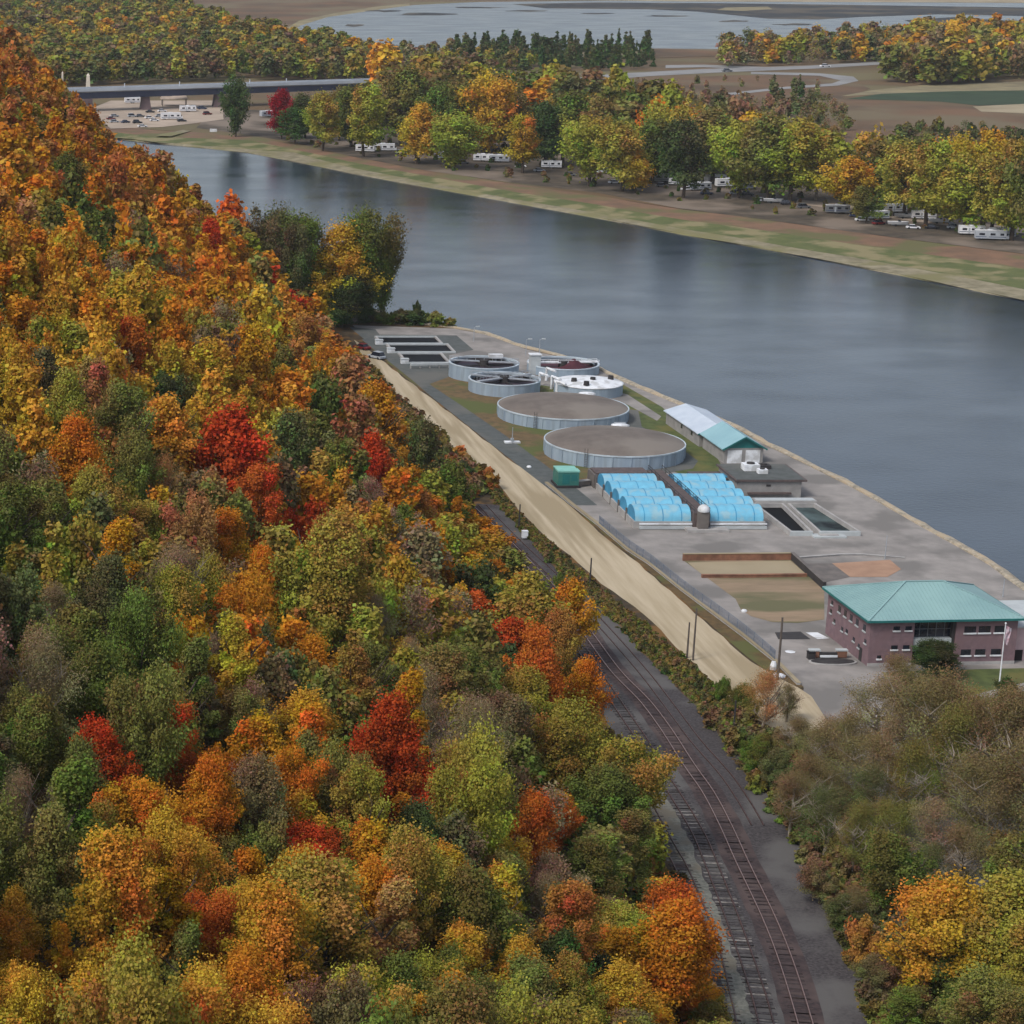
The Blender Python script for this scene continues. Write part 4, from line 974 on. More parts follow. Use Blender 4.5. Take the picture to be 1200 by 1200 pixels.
# ------------------------------------------------------------------ far ground
def far(name, pts, dz, m): return sheet(name, pts, LZ+dz, m, zpix=LZ)
far('camp_ground', [(230, 150), (290, 158), (345, 167), (410, 183), (500, 200), (600, 214), (700, 226), (800, 245), (900, 258), (1000, 272), (1100, 285), (1300, 310), (1300, 250), (1100, 215), (900, 190), (700, 160), (500, 145), (350, 130), (250, 128)], .04, M['camp'])
far('parking_lot', [(100, 130), (130, 118), (260, 118), (262, 140), (225, 145), (190, 149), (130, 151)], .10, M['lot'])
far('boat_ramp', [(182, 160), (190, 157.5), (215, 153), (224, 154), (200, 160.5)], .3, M['sand'])
far('camp_road', [(935, 234), (988, 240), (1040, 249), (1110, 258), (1200, 268), (1200, 274), (1105, 264), (1035, 255), (985, 246), (932, 239)], .12, M['lot'])
far('red_marsh', [(180, -4), (480, -4), (480, 5), (395, 16), (350, 24), (320, 42), (330, 56), (250, 52), (200, 30)], .05, M['redmarsh'])
far('mud_ring', [(480, 4), (440, 8), (395, 15), (352, 24), (318, 42), (335, 50), (372, 60), (480, 66), (700, 66), (860, 62), (860, 56), (700, 58), (480, 52), (400, 40), (400, 22), (480, 8)], .08, M['khaki'])
far('lake', [(342, 38), (352, 30), (385, 20), (440, 12), (485, 6), (560, 2.5), (700, 1), (1000, 2.0), (1400, 4), (1400, 40), (1200, 46), (1040, 50), (1000, 58), (880, 60), (765, 59), (700, 61), (560, 61), (500, 60), (410, 53), (360, 46)], .12, M['lake'])
far('dark_reed_belt', [(600, 5), (700, 3), (850, 4), (1000, 6), (1200, 9), (1400, 12), (1400, 26), (1200, 19), (1100, 17), (1010, 20), (960, 23), (900, 22), (820, 14), (760, 11), (640, 10)], .16, M['darkmarsh'])
for k_, (x_, y_, w_, h_) in enumerate(((500, 17, 34, 1.6), (450, 13, 22, 1.2), (560, 9, 30, 1.0), (620, 13, 26, .9), (415, 30, 14, 1.5), (400, 44, 18, 1.2), (700, 16, 20, .8), (780, 19, 30, 1.0), (860, 25, 24, 1.1), (930, 29, 26, 1.2))):
    r_ = random.Random(k_); far('reed_patch', [(x_+w_*math.cos(a_*.5236)*r_.uniform(.6, 1.2), y_+h_*math.sin(a_*.5236)*r_.uniform(.5, 1.3)) for a_ in range(12)], .16, M['darkmarsh'])
far('reed_island', [(1060, 24), (1120, 20), (1200, 26), (1300, 30), (1300, 36), (1160, 32), (1080, 30)], .17, M['darkmarsh'])
far('pale_reeds', [(850, 9), (900, 8), (905, 11), (870, 13), (840, 12)], .18, M['khaki'])
far('far_marsh', [(620, -6), (1400, -6), (1400, 3.5), (1200, 3.6), (1000, 2.6), (800, 1.8), (700, .6)], .2, M['tanfield'])
far('reed_shore', [(760, 57), (848, 58), (850, 66), (770, 68)], .2, M['redmarsh'])
far('highway', [(640, 95.5), (720, 86.5), (825, 81), (950, 77), (1045, 71.5), (1100, 69), (1100, 72), (1045, 75), (960, 80.3), (850, 84.8), (760, 89.5), (640, 99)], .12, M['road'])
far('highway_lane', [(780, 76.5), (825, 76), (905, 79), (905, 82.5), (825, 79), (780, 80)], .14, M['road'])
far('ramp', [(880, 84.5), (960, 86), (1000, 90), (1006, 95), (982, 100.5), (920, 104.5), (850, 112.5), (850, 109.5), (920, 102), (975, 98), (985, 94.5), (960, 89), (880, 87)], .14, M['road'])
far('dark_green_field', [(992, 116), (1033, 110), (1120, 107), (1300, 105), (1300, 124), (1200, 122), (1147, 124), (1100, 119)], .10, M['field'])
far('tan_field', [(1140, 125), (1200, 122), (1300, 123), (1300, 136), (1200, 133), (1150, 131)], .13, M['tanfield'])
far('field_margin', [(1020, 106), (1080, 100), (1300, 92), (1300, 105), (1120, 107), (1040, 110), (985, 113)], .08, M['khaki'])
far('brown_meadow', [(640, 101), (860, 88), (980, 88), (1020, 104), (985, 115), (1140, 126), (1300, 136), (1300, 200), (960, 190), (860, 150), (700, 120)], .05, M['redmarsh'])

# ------------------------------------------------------------------ vegetation
def rand_dirs(n, rng):
    v = rng.normal(size=(n, 3)); return v/np.linalg.norm(v, axis=1, keepdims=True)

def quads(c, nrm, size, rng, asp=1.0):
    "leaf clumps: centre, facing direction and size -> (N,4,3) corners"
    n = len(c); r = rng.normal(size=(n, 3)); u = np.cross(nrm, r); u /= np.linalg.norm(u, axis=1, keepdims=True)+1e-9
    v = np.cross(nrm, u); s = size[:, None]*.5
    k = [(-1, -.7), (.8, -1), (1, .75), (-.75, 1)]
    return np.stack([c+u*s*a*asp+v*s*b for a, b in k], 1)

def crown(kind, seed, nleaf, ls, H=12.0, R=4.0):
    "quads and tints of one tree crown; base at the origin"
    rng = np.random.default_rng(seed)
    nl = {'round': 80, 'cone': 60, 'oval': 70, 'spread': 80, 'shrub': 16, 'bare': 34, 'spruce': 44}[kind]
    z0 = {'shrub': .05, 'spruce': .06, 'bare': .25}.get(kind, .24)
    L = []; skew = rng.normal(size=2)*.12
    bias = rng.uniform(.5, 1.2, 7)
    while len(L) < nl:
        t = rng.uniform(0, 1); a = rng.uniform(0, 2*np.pi)
        if kind == 'cone': e = (1-t)**.75*.95+.12
        elif kind == 'spruce': e = (1-t)*.85+.06
        elif kind == 'oval': e = (4*t*(1-t))**.5*.85+.08
        elif kind == 'spread': e = (1-abs(2*t-1.25)**2)**.5 if abs(2*t-1.25) < 1 else .1
        else: e = max(.05, 1-(2*(t-.45))**2)**.5
        e *= bias[int((a/6.2832+t*.4)*7) % 7]
        rr = R*e*rng.uniform(.35, .86); lr = R*rng.uniform(.10, .30)*(.75 if kind in ('cone', 'spruce') else 1)*(.8+.4*rng.random())
        if kind == 'spruce': lr = R*.22*(1.25-t)
        if kind == 'bare': lr = R*rng.uniform(.25, .42)
        L.append((rr*np.cos(a)+skew[0]*R*t, rr*np.sin(a)+skew[1]*R*t, H*(z0+(1-z0)*t)-lr*.35, lr))
    L = np.array(L); C = L[:, :3]; r = L[:, 3]
    w = r**2/np.sum(r**2); idx = rng.choice(nl, nleaf*2, p=w)
    d = rand_dirs(nleaf*2, rng); d[:, 2] = np.where(rng.random(nleaf*2) < .35, np.abs(d[:, 2]), d[:, 2])
    rad = r[idx]*(np.where(rng.random(nleaf*2) < .82, rng.uniform(.5, 1.12, nleaf*2), rng.uniform(1.0, 1.6, nleaf*2)) if kind != 'bare' else rng.uniform(.2, 1.15, nleaf*2))
    axis = C-np.array([0, 0, H*.35]); axis /= np.linalg.norm(axis, axis=1, keepdims=True); axis[:, 2] += .35; axis /= np.linalg.norm(axis, axis=1, keepdims=True)
    el = 1.0 if kind in ('spruce', 'shrub') else .75
    p = C[idx]+(d+axis[idx]*(np.sum(d*axis[idx], 1)*el)[:, None])*rad[:, None]*np.array([1, 1, .85 if kind != 'spruce' else .55])
    # drop what is deep inside other lobes
    keep = np.ones(len(p), bool)
    if kind != 'bare':
        dd = np.linalg.norm(p[:, None, :]-C[None], axis=2)/r[None]; dd[np.arange(len(p)), idx] = 9
        keep = dd.min(1) > .5
    p, d, idx = p[keep][:nleaf], d[keep][:nleaf], idx[keep][:nleaf]
    nr = d*.8+rng.normal(size=p.shape)*.8; nr[:, 2] += .5; nr /= np.linalg.norm(nr, axis=1, keepdims=True)
    size = ls*rng.uniform(.5, 1.4, len(p))
    q = quads(p, nr, size, rng, 1.0 if kind != 'bare' else .55)
    lt = rng.normal(1, .13, nl); lh = rng.normal(0, .15, nl)
    hz = np.clip(p[:, 2]/H, 0, 1)
    br = lt[idx]*rng.normal(1, .10, len(p)); gd = rng.normal(size=2); gd /= np.linalg.norm(gd); hu = lh[idx]+rng.normal(0, .06, len(p))+(.72-hz)*.25+.24*(p[:, 0]*gd[0]+p[:, 1]*gd[1])/R
    tint = np.stack([br*(1-.35*hu), br*(1+.75*hu), br*np.clip(1+rng.normal(0, .15, len(p)), .5, 1.6)], 1)
    return q.astype(np.float32), np.clip(tint, .3, 1.9).astype(np.float32)

def limbs(kind, seed, H, R):
    rng = random.Random(seed); mb = MB()
    tr = H*.016+.04
    lean = Vector((rng.uniform(-.06, .06)*H, rng.uniform(-.06, .06)*H, H*.62))
    a = Vector((0, 0, -.8)); k = 4; pts = [a]+[lean*(i/k)+Vector((rng.uniform(-.15, .15), rng.uniform(-.15, .15), 0)) for i in range(1, k+1)]
    for i in range(k): mb.tube(pts[i], pts[i+1], tr*(1.25-i*.22), tr*(1.25-(i+1)*.22), 6, False)
    n = 14 if kind == 'bare' else 8
    for i in range(n):
        t = rng.uniform(.35, 1); b = lean*t; ang = rng.uniform(0, 6.283); rr = R*rng.uniform(.5, .9)
        e = b+Vector((math.cos(ang)*rr, math.sin(ang)*rr, H*rng.uniform(.14, .34)))
        m = b.lerp(e, .5)+Vector((0, 0, -H*.02)); mb.tube(b, m, tr*.5, tr*.33, 5, False); mb.tube(m, e, tr*.33, tr*.1, 5, False)
        for _ in range(5 if kind == 'bare' else 2):
            f = m.lerp(e, rng.uniform(0, .9)); g2 = f+Vector((rng.uniform(-1, 1), rng.uniform(-1, 1), rng.uniform(.3, 1.2)))*R*.38
            mb.tube(f, g2, tr*.18, tr*.05, 4, False)
    return mb

def quad_mesh(name, q, tint, mats_=None):
    n = len(q); me = bpy.data.meshes.new(name)
    me.vertices.add(4*n); me.vertices.foreach_set('co', q.reshape(-1))
    me.loops.add(4*n); me.loops.foreach_set('vertex_index', np.arange(4*n, dtype=np.int32))
    me.polygons.add(n); me.polygons.foreach_set('loop_start', np.arange(0, 4*n, 4, dtype=np.int32))
    try: me.polygons.foreach_set('loop_total', np.full(n, 4, np.int32))
    except Exception: pass
    at = me.color_attributes.new('tint', 'FLOAT_COLOR', 'POINT')
    c = np.ones((n, 4, 4), np.float32); c[:, :, :3] = tint[:, None, :]; at.data.foreach_set('color', c.reshape(-1))
    me.materials.append(LEAF); me.update(); me.validate(); return me

PAL = {'O': (232, 161, 54), 'Y': (228, 182, 68), 'L': (188, 178, 78), 'V': (152, 148, 80), 'G': (126, 138, 68), 'D': (94, 110, 66),
       'R': (218, 92, 48), 'E': (232, 128, 58), 'B': (172, 152, 114), 'U': (202, 146, 78), 'P': (206, 154, 100), 'C': (184, 42, 56), 'K': (124, 128, 82), 'M': (156, 138, 96)}
NAME = {'O': 'orange', 'Y': 'golden yellow', 'L': 'yellow olive', 'V': 'dull olive', 'G': 'mid green', 'D': 'dark green', 'R': 'scarlet', 'E': 'red orange', 'B': 'greyish half bare', 'U': 'rusty brown', 'P': 'salmon tan', 'C': 'crimson', 'K': 'grey green', 'M': 'brown olive'}
ALB = .62
def colour(ch, rng, j=.10):
    c = np.array(s2l(PAL[ch]))*ALB; c = c*rng.normal(1, j)*np.clip(rng.normal(1, j*(.45 if ch not in 'BMK' else .12), 3), .7, 1.3)
    return np.clip(c, .004, .8)

# prototypes: fine ones near the camera, coarser ones further off
KINDS_ = ['round', 'cone', 'oval', 'spread', 'round', 'oval', 'round', 'bare', 'spread', 'bare', 'shrub', 'spruce']
PROTO = {}
def proto(i, lod):
    if (i, lod) not in PROTO:
        kind = KINDS_[i]; nleaf, ls = ((32000, .17), (12000, .27), (3200, .47), (1350, .70), (500, 1.2))[lod]
        if kind == 'bare': nleaf = int(nleaf*.62); ls *= .72
        if kind == 'shrub': nleaf = int(nleaf*.5)
        H, R = {'cone': (13, 3.4), 'spread': (11, 4.6), 'bare': (11.5, 4.0), 'shrub': (3.4, 2.4), 'spruce': (13, 2.9), 'oval': (13, 3.7)}.get(kind, (12, 4.1))
        q, t = crown(kind, 100+i*7, nleaf, ls, H, R)
        d = {'q': q, 't': t, 'H': H, 'R': R, 'kind': kind}
        if lod < 2:
            d['crown'] = quad_mesh('crown', q, t)
            lm = limbs(kind, 50+i, H, R); o = lm.build('trunk', TWIG if kind == 'bare' else BARK); d['trunk'] = o.data; bpy.data.objects.remove(o)
        PROTO[(i, lod)] = d
    return PROTO[(i, lod)]

TREES = []      # individual trees for the labels
def tree(x, y, z, i, lod, s, sz, rz, col, ch, name='deciduous_tree', cat='tree', zone='hill'):
    p = proto(i, lod)
    root = bpy.data.objects.new(name, None); COL.objects.link(root); root.location = (x, y, z); root.rotation_euler = (0, 0, rz); root.scale = (s, s, sz)
    c = bpy.data.objects.new('crown', p['crown']); COL.objects.link(c); c.parent = root; c.color = (*col, 1)
    k = bpy.data.objects.new('trunk', p['trunk']); COL.objects.link(k); k.parent = root
    root['category'] = cat; px, py, sc = PX(x, y, z+p['H']*sz*.62)
    TREES.append(dict(o=root, px=px, py=py, ch=ch, kind=p['kind'], zone=zone, w=p['R']*s*sc, x=x, y=y))
    return root

def mass(name, items, lod, kind='stuff', label=None):
    "items: x, y, z, proto, s, sz, rz, colour -> one mesh"
    Q = []; T = []
    if isinstance(items, list): items, lod = (items,), (lod,)
    for (x, y, z, i, s, sz, rz, col), lo_ in ((a, b) for its, b in zip(items, lod) for a in its):
        p = proto(i, lo_); q = p['q']; ca, sa = math.cos(rz), math.sin(rz)
        o = np.empty_like(q); o[..., 0] = (q[..., 0]*ca-q[..., 1]*sa)*s+x; o[..., 1] = (q[..., 0]*sa+q[..., 1]*ca)*s+y; o[..., 2] = q[..., 2]*sz+z
        Q.append(o); T.append(p['t']*np.array(col, np.float32))
    me = quad_mesh(name, np.concatenate(Q), np.concatenate(T)); o = bpy.data.objects.new(name, me); COL.objects.link(o); o['kind'] = kind
    if label: o['label'] = label
    return o

# colours of the wood as the photo shows them, one letter per 60 x 60 px
GRID = """
UUVVLLVVLLVV........
UUUVLLVVLLVV........
UUUV................
UOUUV...............
OGOYE...............
YOBOOR..............
OYYOBYUV............
YYBYYOVUL...........
YBPVYYGYOV..........
VOLYRREGROVD........
GOLPRRGYREOYD.......
LVVBOOLLBDPB........
BVGLYOLLBDVEL.......
BBGVBDVBBVLEOU......
GGVEOOVOVBGEEO......
VDREEVYRRBBGLL......
VDREOEYOLRBVVVGG....
DBREYOEOLYDBLEVVGG..
BBYOEYRLLYDDVEVOVG..
YELYVVLVYGLGVVGEOE..
YOLVDLVVLGGBVOOEO...
YYLDOVGGGVYOYYO.....
""".split()
def grid(px, py, rng):
    x = (px+rng.normal()*14)/60; y = (py+rng.normal()*14)/60
    r = GRID[int(min(max(y, 0), len(GRID)-1))]; c = r[int(min(max(x, 0), len(r)-1))]
    return c if c != '.' else 'V'

rng = np.random.default_rng(5)
def on_hill(px, py, hc):
    "walk the line of sight of a photo point until it meets the hill raised by hc"
    dx, dy, dz = (px-X0)/F, cp+(Y0-py)/F*sp, -sp+(Y0-py)/F*cp
    ts = np.arange(90, 1500, .5); x = dx*ts; y = dy*ts; z = HCAM+dz*ts
    k = np.argmax(z < hill(x, y)+hc)
    return x[k], y[k]
# trees that stand out in the photo: crown centre, crown width and height in pixels, colour, shape
HERO = [(130, 848, 66, 60, 'R', 'cone'), (128, 905, 95, 100, 'R', 'round'), (200, 878, 72, 110, 'E', 'oval'), (262, 935, 52, 74, 'E', 'oval'), (228, 815, 80, 60, 'O', 'round'), (345, 852, 96, 70, 'Y', 'round'),
        (446, 888, 104, 118, 'R', 'round'), (340, 925, 80, 90, 'O', 'spread'), (425, 960, 80, 150, 'L', 'oval'), (360, 1006, 96, 54, 'R', 'spread'), (380, 1085, 150, 140, 'L', 'round'), (285, 1162, 96, 96, 'O', 'round'),
        (216, 980, 100, 60, 'O', 'spread'), (128, 1000, 80, 70, 'L', 'round'), (25, 1090, 70, 80, 'Y', 'round'), (75, 1120, 60, 90, 'O', 'cone'), (30, 1170, 90, 70, 'Y', 'round'), (150, 1170, 90, 80, 'D', 'round'), (110, 1175, 70, 60, 'Y', 'round'),
        (240, 1030, 90, 80, 'Y', 'round'), (170, 1060, 80, 80, 'Y', 'spread'), (262, 1060, 70, 70, 'V', 'oval'), (480, 990, 70, 90, 'D', 'round'), (520, 1040, 76, 90, 'Y', 'oval'), (560, 1080, 110, 120, 'G', 'round'),
        (620, 985, 70, 110, 'E', 'oval'), (650, 962, 60, 40, 'E', 'spread'), (565, 950, 90, 60, 'V', 'round'), (660, 880, 110, 70, 'L', 'spread'), (730, 915, 110, 90, 'L', 'spread'), (705, 935, 90, 70, 'G', 'round'),
        (690, 1020, 90, 80, 'G', 'round'), (740, 985, 70, 70, 'V', 'oval'), (770, 1115, 130, 110, 'O', 'round'), (795, 1085, 90, 90, 'E', 'round'), (620, 1150, 90, 90, 'Y', 'round'), (530, 1160, 80, 80, 'G', 'round'), (720, 1170, 100, 80, 'Y', 'round'),
        (452, 1170, 100, 90, 'G', 'round'), (590, 1040, 70, 80, 'V', 'oval'), (375, 790, 90, 70, 'O', 'round'), (435, 800, 60, 90, 'V', 'oval'), (350, 800, 60, 50, 'E', 'round'), (270, 800, 60, 60, 'O', 'round'), (282, 850, 60, 110, 'V', 'oval'),
        (500, 840, 80, 110, 'B', 'bare'), (560, 870, 90, 90, 'B', 'bare'), (530, 910, 70, 90, 'B', 'bare'), (545, 798, 90, 70, 'G', 'round'), (595, 755, 60, 50, 'R', 'round'), (625, 790, 80, 100, 'E', 'round'), (675, 815, 66, 80, 'O', 'round'), (648, 760, 60, 80, 'U', 'round'),
        (560, 715, 56, 44, 'E', 'round'), (610, 715, 100, 60, 'L', 'round'), (670, 722, 60, 70, 'O', 'round'), (490, 690, 50, 110, 'D', 'spruce'), (440, 735, 60, 70, 'B', 'bare'), (370, 680, 120, 130, 'L', 'round'), (310, 690, 60, 80, 'O', 'round'), (262, 645, 70, 90, 'O', 'oval'),
        (250, 700, 60, 90, 'L', 'round'), (275, 545, 100, 110, 'R', 'round'), (300, 600, 70, 110, 'E', 'oval'), (190, 515, 90, 90, 'Y', 'round'), (85, 550, 86, 110, 'O', 'round'), (150, 560, 70, 90, 'V', 'round'), (190, 580, 60, 90, 'P', 'bare'), (375, 575, 44, 40, 'Y', 'round'),
        (430, 550, 60, 70, 'R', 'round'), (400, 500, 70, 60, 'O', 'round'), (442, 500, 64, 90, 'O', 'oval'), (335, 530, 60, 80, 'K', 'round'), (470, 555, 40, 70, 'Y', 'cone'), (532, 606, 32, 60, 'O', 'cone'), (500, 606, 46, 50, 'U', 'round'), (490, 535, 54, 76, 'K', 'round'), (524, 578, 54, 64, 'G', 'round'),
        (60, 455, 66, 80, 'K', 'round'), (20, 455, 60, 80, 'Y', 'round'), (110, 470, 60, 100, 'P', 'oval'), (155, 410, 50, 80, 'E', 'oval'), (240, 440, 80, 70, 'Y', 'round'), (290, 430, 60, 100, 'O', 'oval'), (330, 450, 50, 80, 'G', 'round'), (195, 470, 60, 60, 'D', 'spread'),
        (25, 570, 60, 60, 'K', 'round'), (15, 610, 50, 60, 'L', 'round'), (45, 560, 40, 90, 'D', 'round'), (240, 290, 40, 60, 'R', 'round'), (80, 210, 50, 50, 'G', 'round'), (140, 350, 60, 60, 'B', 'bare'), (352, 405, 56, 60, 'U', 'round'), (376, 440, 50, 60, 'O', 'round'),
        (145, 765, 60, 70, 'K', 'round'), (240, 770, 60, 60, 'B', 'bare'), (300, 770, 50, 70, 'K', 'round'), (60, 720, 80, 70, 'B', 'bare'), (30, 860, 70, 90, 'V', 'round'), (20, 950, 70, 100, 'B', 'bare'), (70, 960, 70, 80, 'B', 'bare'), (90, 780, 90, 80, 'G', 'round'), (430, 590, 60, 60, 'B', 'bare'), (455, 620, 60, 50, 'B', 'bare'), (480, 785, 50, 70, 'B', 'bare'), (640, 1060, 60, 70, 'B', 'bare'), (600, 1100, 60, 60, 'B', 'bare')]
pts = []; heroes = []
for px, py, w, h_, ch, kd in HERO:
    hc = 6.0
    for _ in range(3):
        x, y = on_hill(px, py, hc); s0 = PX(x, y, float(hill(x, y))+7)[2]; hh = min(max(h_/s0*1.35, w/2/s0*2.1), w/2/s0*3.8); hc = .62*hh
    cand = [i for i, k in enumerate(KINDS_) if k == kd]; i = cand[rng.integers(len(cand))]
    R = w/2/s0; pr_ = proto(i, 2); s = R/pr_['R']; z = float(hill(x, y))
    heroes.append((x, y, z-.3, i, s, hh/pr_['H'], ch)); pts.append((x, y, R*.95))
# the rest of the wood, closely set
def fits(x, y, r, P_):
    return not len(P_) or np.min(np.hypot(P_[:, 0]-x, P_[:, 1]-y)-P_[:, 2]*.86-r*.86) > 0
fill = []; cell = {}
def put(x, y, r):
    cell.setdefault((int(x//12), int(y//12)), []).append((x, y, r))
def free(x, y, r, k=.80):
    cx, cy = int(x//12), int(y//12)
    for a in (-1, 0, 1):
        for b in (-1, 0, 1):
            for (u, v, q) in cell.get((cx+a, cy+b), ()):
                if (u-x)**2+(v-y)**2 < ((q+r)*k)**2: return False
    return True
for p_ in pts: put(*p_)
for n_ in range(76000):
    y = rng.uniform(95, 760) if rng.random() < .66 else rng.uniform(760, 1420); f_ = float(foot(y)); x = rng.uniform(-34 if y < 900 else -110, f_-1.0)
    r = rng.uniform(2.6, 4.6) if y < 400 else rng.uniform(3.0, 5.0)
    if x > f_-r*.75 and y < 640: continue
    if free(x, y, r, .78 if n_ < 52000 else .62):
        if n_ >= 52000: r *= .85
        put(x, y, r); fill.append((x, y, r))
allt = [(h[0], h[1], h[2], h[3], h[4], h[5], h[6], True) for h in heroes]
for x, y, r in fill:
    z = float(hill(x, y)); px, py, sc = PX(x, y, z+8); ch = grid(px, py, rng)
    if ch in 'RE' and rng.random() < .85: ch = str(rng.choice(list('OOYL')))
    if rng.random() < .22: ch = str(rng.choice(list('VLBKUYM' if py > 420 else 'OYLUVO')))
    if ch == 'B' and rng.random() < .4: ch = str(rng.choice(list('VLMY')))
    if ch == 'D' and rng.random() < .5: ch = str(rng.choice(list('GVL')))
    if ch == 'U' and rng.random() < .5: ch = str(rng.choice(list('OOYP')))
    if ch == 'B': i = int(rng.choice([7, 9, 9, 0]))
    else: i = int(rng.choice([0, 1, 2, 3, 4, 5, 6, 8]))
    pr_ = proto(i, 2); hh = r*rng.uniform(2.7, 3.7); 
    edge_ = np.clip((float(foot(y))-x)/20, .5, 1)*(.86 if y > 700 else 1)
    allt.append((x, y, z-.3, i, r/pr_['R'], hh*edge_/pr_['H'], ch, False))
def vis(t):
    pr_ = proto(t[3], 2); px, py, sc = PX(t[0], t[1], t[2]+pr_['H']*t[5]*.6); w = pr_['R']*t[4]*sc
    return (-w*.8 < px < 1200+w) and (-20 < py < 1200+w*1.0), w
ind = []; rest = []
for t in allt:
    v, w = vis(t)
    (ind if v else rest).append((w, t))
ind.sort(key=lambda a: (-a[1][7], -a[0])); NIND = 190
rest += ind[NIND:]; ind = ind[:NIND]
for w, (x, y, z, i, s, sz, ch, hero) in ind:
    tree(x, y, z, i, 0 if y < 330 else 1, s, sz, rng.uniform(0, 6.28), colour(ch, rng, .06 if hero else .10), ch)
near_, far_ = [], []
for w, (x, y, z, i, s, sz, ch, hero) in rest:
    q_ = PX(x, y, z+8)
    if y < 60 or q_[0] < -100 or q_[1] > 1330: continue
    (near_ if y < 480 else far_).append((x, y, z, i, s, sz, rng.uniform(0, 6.28), colour(ch, rng)))
mass('hillside_woods', ([t for t in near_ if t[1] < 250], [t for t in near_ if t[1] >= 250], [t for t in far_ if t[1] < 820], [t for t in far_ if t[1] >= 820]), (1, 2, 3, 4), label='dense autumn wood covering the upper bluff')
print('TREES individual', len(ind), 'mass', len(near_), len(far_))
# low brush under the trees on the open edge of the wood
items = []
for _ in range(900):
    y = rng.uniform(150, 640); f_ = float(foot(y)); x = f_+rng.uniform(-9, .6)
    px, py, _s = PX(x, y, 2); items.append((x, y, float(hill(x, y))-.3, 10, rng.uniform(.3, .75), rng.uniform(.4, 1.0), rng.uniform(0, 6.28), colour(rng.choice(list('VKMUGDL')), rng)))
mass('undergrowth', items, 4, label='low brush along the foot of the bluff')

# brush between the tracks and the dirt road, and below the yard
def band(left, right, n, chars, smin, smax, seed=1):
    r_ = np.random.default_rng(seed); out = []; a = smooth_path([P(x, y) for x, y in left], 2); b = smooth_path([P(x, y) for x, y in right], 2)
    for _ in range(n):
        t = r_.random(); u = r_.random(); p = a[int(t*(len(a)-1))].lerp(b[int(t*(len(b)-1))], u); s = r_.uniform(smin, smax)
        out.append((p.x+r_.normal()*.3, p.y+r_.normal(), -.1, 10, s, s*r_.uniform(.6, 1.1), r_.uniform(0, 6.28), colour(r_.choice(list(chars)), r_)))
    return out
SL = [(588, 594), (618, 628), (656, 668), (716, 722), (758, 770), (790, 800), (832, 845)]; SR = [(572, 564), (600, 597), (634, 630), (706, 694), (770, 746), (806, 778), (852, 824)]
st = band(SL, SR, 1700, 'VKDMVKVG', .08, .3, 3)
st += band([(400, 425), (440, 470), (490, 530), (545, 588)], [(416, 425), (464, 478), (515, 522), (575, 572)], 420, 'VKDMUVGM', .35, 1.0, 9)
mass('trackside_brush', st, 4, label='low dark brush between the railway and the dirt road')
sheet('trackside_soil', SL+SR[::-1], .045, M['verge'])
sheet('woodland_floor', [(832, 845), (880, 903), (915, 950), (975, 1052), (1034, 1187), (1080, 1310), (1500, 1310), (1350, 1080), (1060, 1070), (1020, 960), (950, 880), (900, 850), (852, 824)], .05, M['litter'])
# shrubs and trees right of the tracks
RT = [  # base px, base py, crown width px, height px, colour, proto
    (868, 850, 40, 44, 'G', 0), (893, 862, 60, 76, 'P', 9), (921, 846, 40, 44, 'M', 7), (884, 905, 44, 44, 'G', 6), (930, 892, 60, 50, 'M', 7), (975, 905, 70, 62, 'B', 9), (905, 930, 44, 50, 'K', 0), (1025, 905, 90, 110, 'B', 9),
    (960, 940, 80, 90, 'M', 7), (1010, 960, 90, 100, 'M', 9), (1085, 940, 120, 150, 'M', 9), (1120, 900, 110, 90, 'V', 9), (1170, 960, 120, 150, 'M', 7), (1060, 985, 90, 116, 'V', 7), (1150, 1015, 110, 130, 'M', 9), (1200, 1020, 120, 160, 'M', 7), (925, 980, 60, 76, 'M', 9), (965, 1010, 70, 90, 'K', 9),
    (1000, 1030, 70, 90, 'V', 7), (1050, 1080, 90, 100, 'G', 6), (1090, 1060, 60, 70, 'K', 7), (1180, 1080, 80, 100, 'V', 5), (1000, 1090, 50, 50, 'M', 9), (1010, 1130, 50, 46, 'U', 10), (1025, 1170, 50, 50, 'M', 0), (960, 1060, 46, 50, 'M', 6), (980, 1090, 44, 40, 'K', 4),
    (1090, 1180, 130, 140, 'Y', 0), (1165, 1190, 140, 150, 'L', 4), (1115, 1190, 70, 80, 'G', 6), (1200, 1220, 110, 150, 'L', 2), (1060, 1230, 70, 70, 'G', 5), (1150, 1260, 110, 110, 'V', 3), (1050, 850, 70, 80, 'M', 9), (1105, 870, 80, 70, 'M', 7), (1150, 920, 90, 100, 'M', 9), (1195, 900, 80, 90, 'V', 7), (1230, 960, 120, 130, 'M', 4), (1130, 985, 90, 100, 'M', 7), (1040, 1020, 70, 80, 'V', 9), (1240, 1110, 120, 140, 'V', 5), (1210, 1160, 80, 90, 'B', 9), (1075, 900, 100, 100, 'M', 7), (1040, 940, 80, 96, 'B', 7), (990, 915, 70, 80, 'M', 9), (1110, 960, 100, 130, 'V', 7), (1190, 930, 100, 120, 'M', 9), (1160, 880, 70, 60, 'V', 7), (950, 965, 70, 80, 'M', 9), (1090, 1030, 90, 90, 'B', 7), (1130, 1050, 90, 80, 'M', 9), (1020, 990, 80, 90, 'K', 7), (1230, 1020, 100, 130, 'M', 7)]
for px, py, w, h_, ch, i in RT:
    p = P(px, py); s0 = PX(p.x, p.y, 4)[2]; pr_ = proto(i, 2); s = w/2/s0/pr_['R']; sz = h_/(s0*.97)/pr_['H']
    tree(p.x, p.y, 0, i, 0, s, sz, rng.uniform(0, 6.28), colour(ch, rng, .06), ch, zone='right')
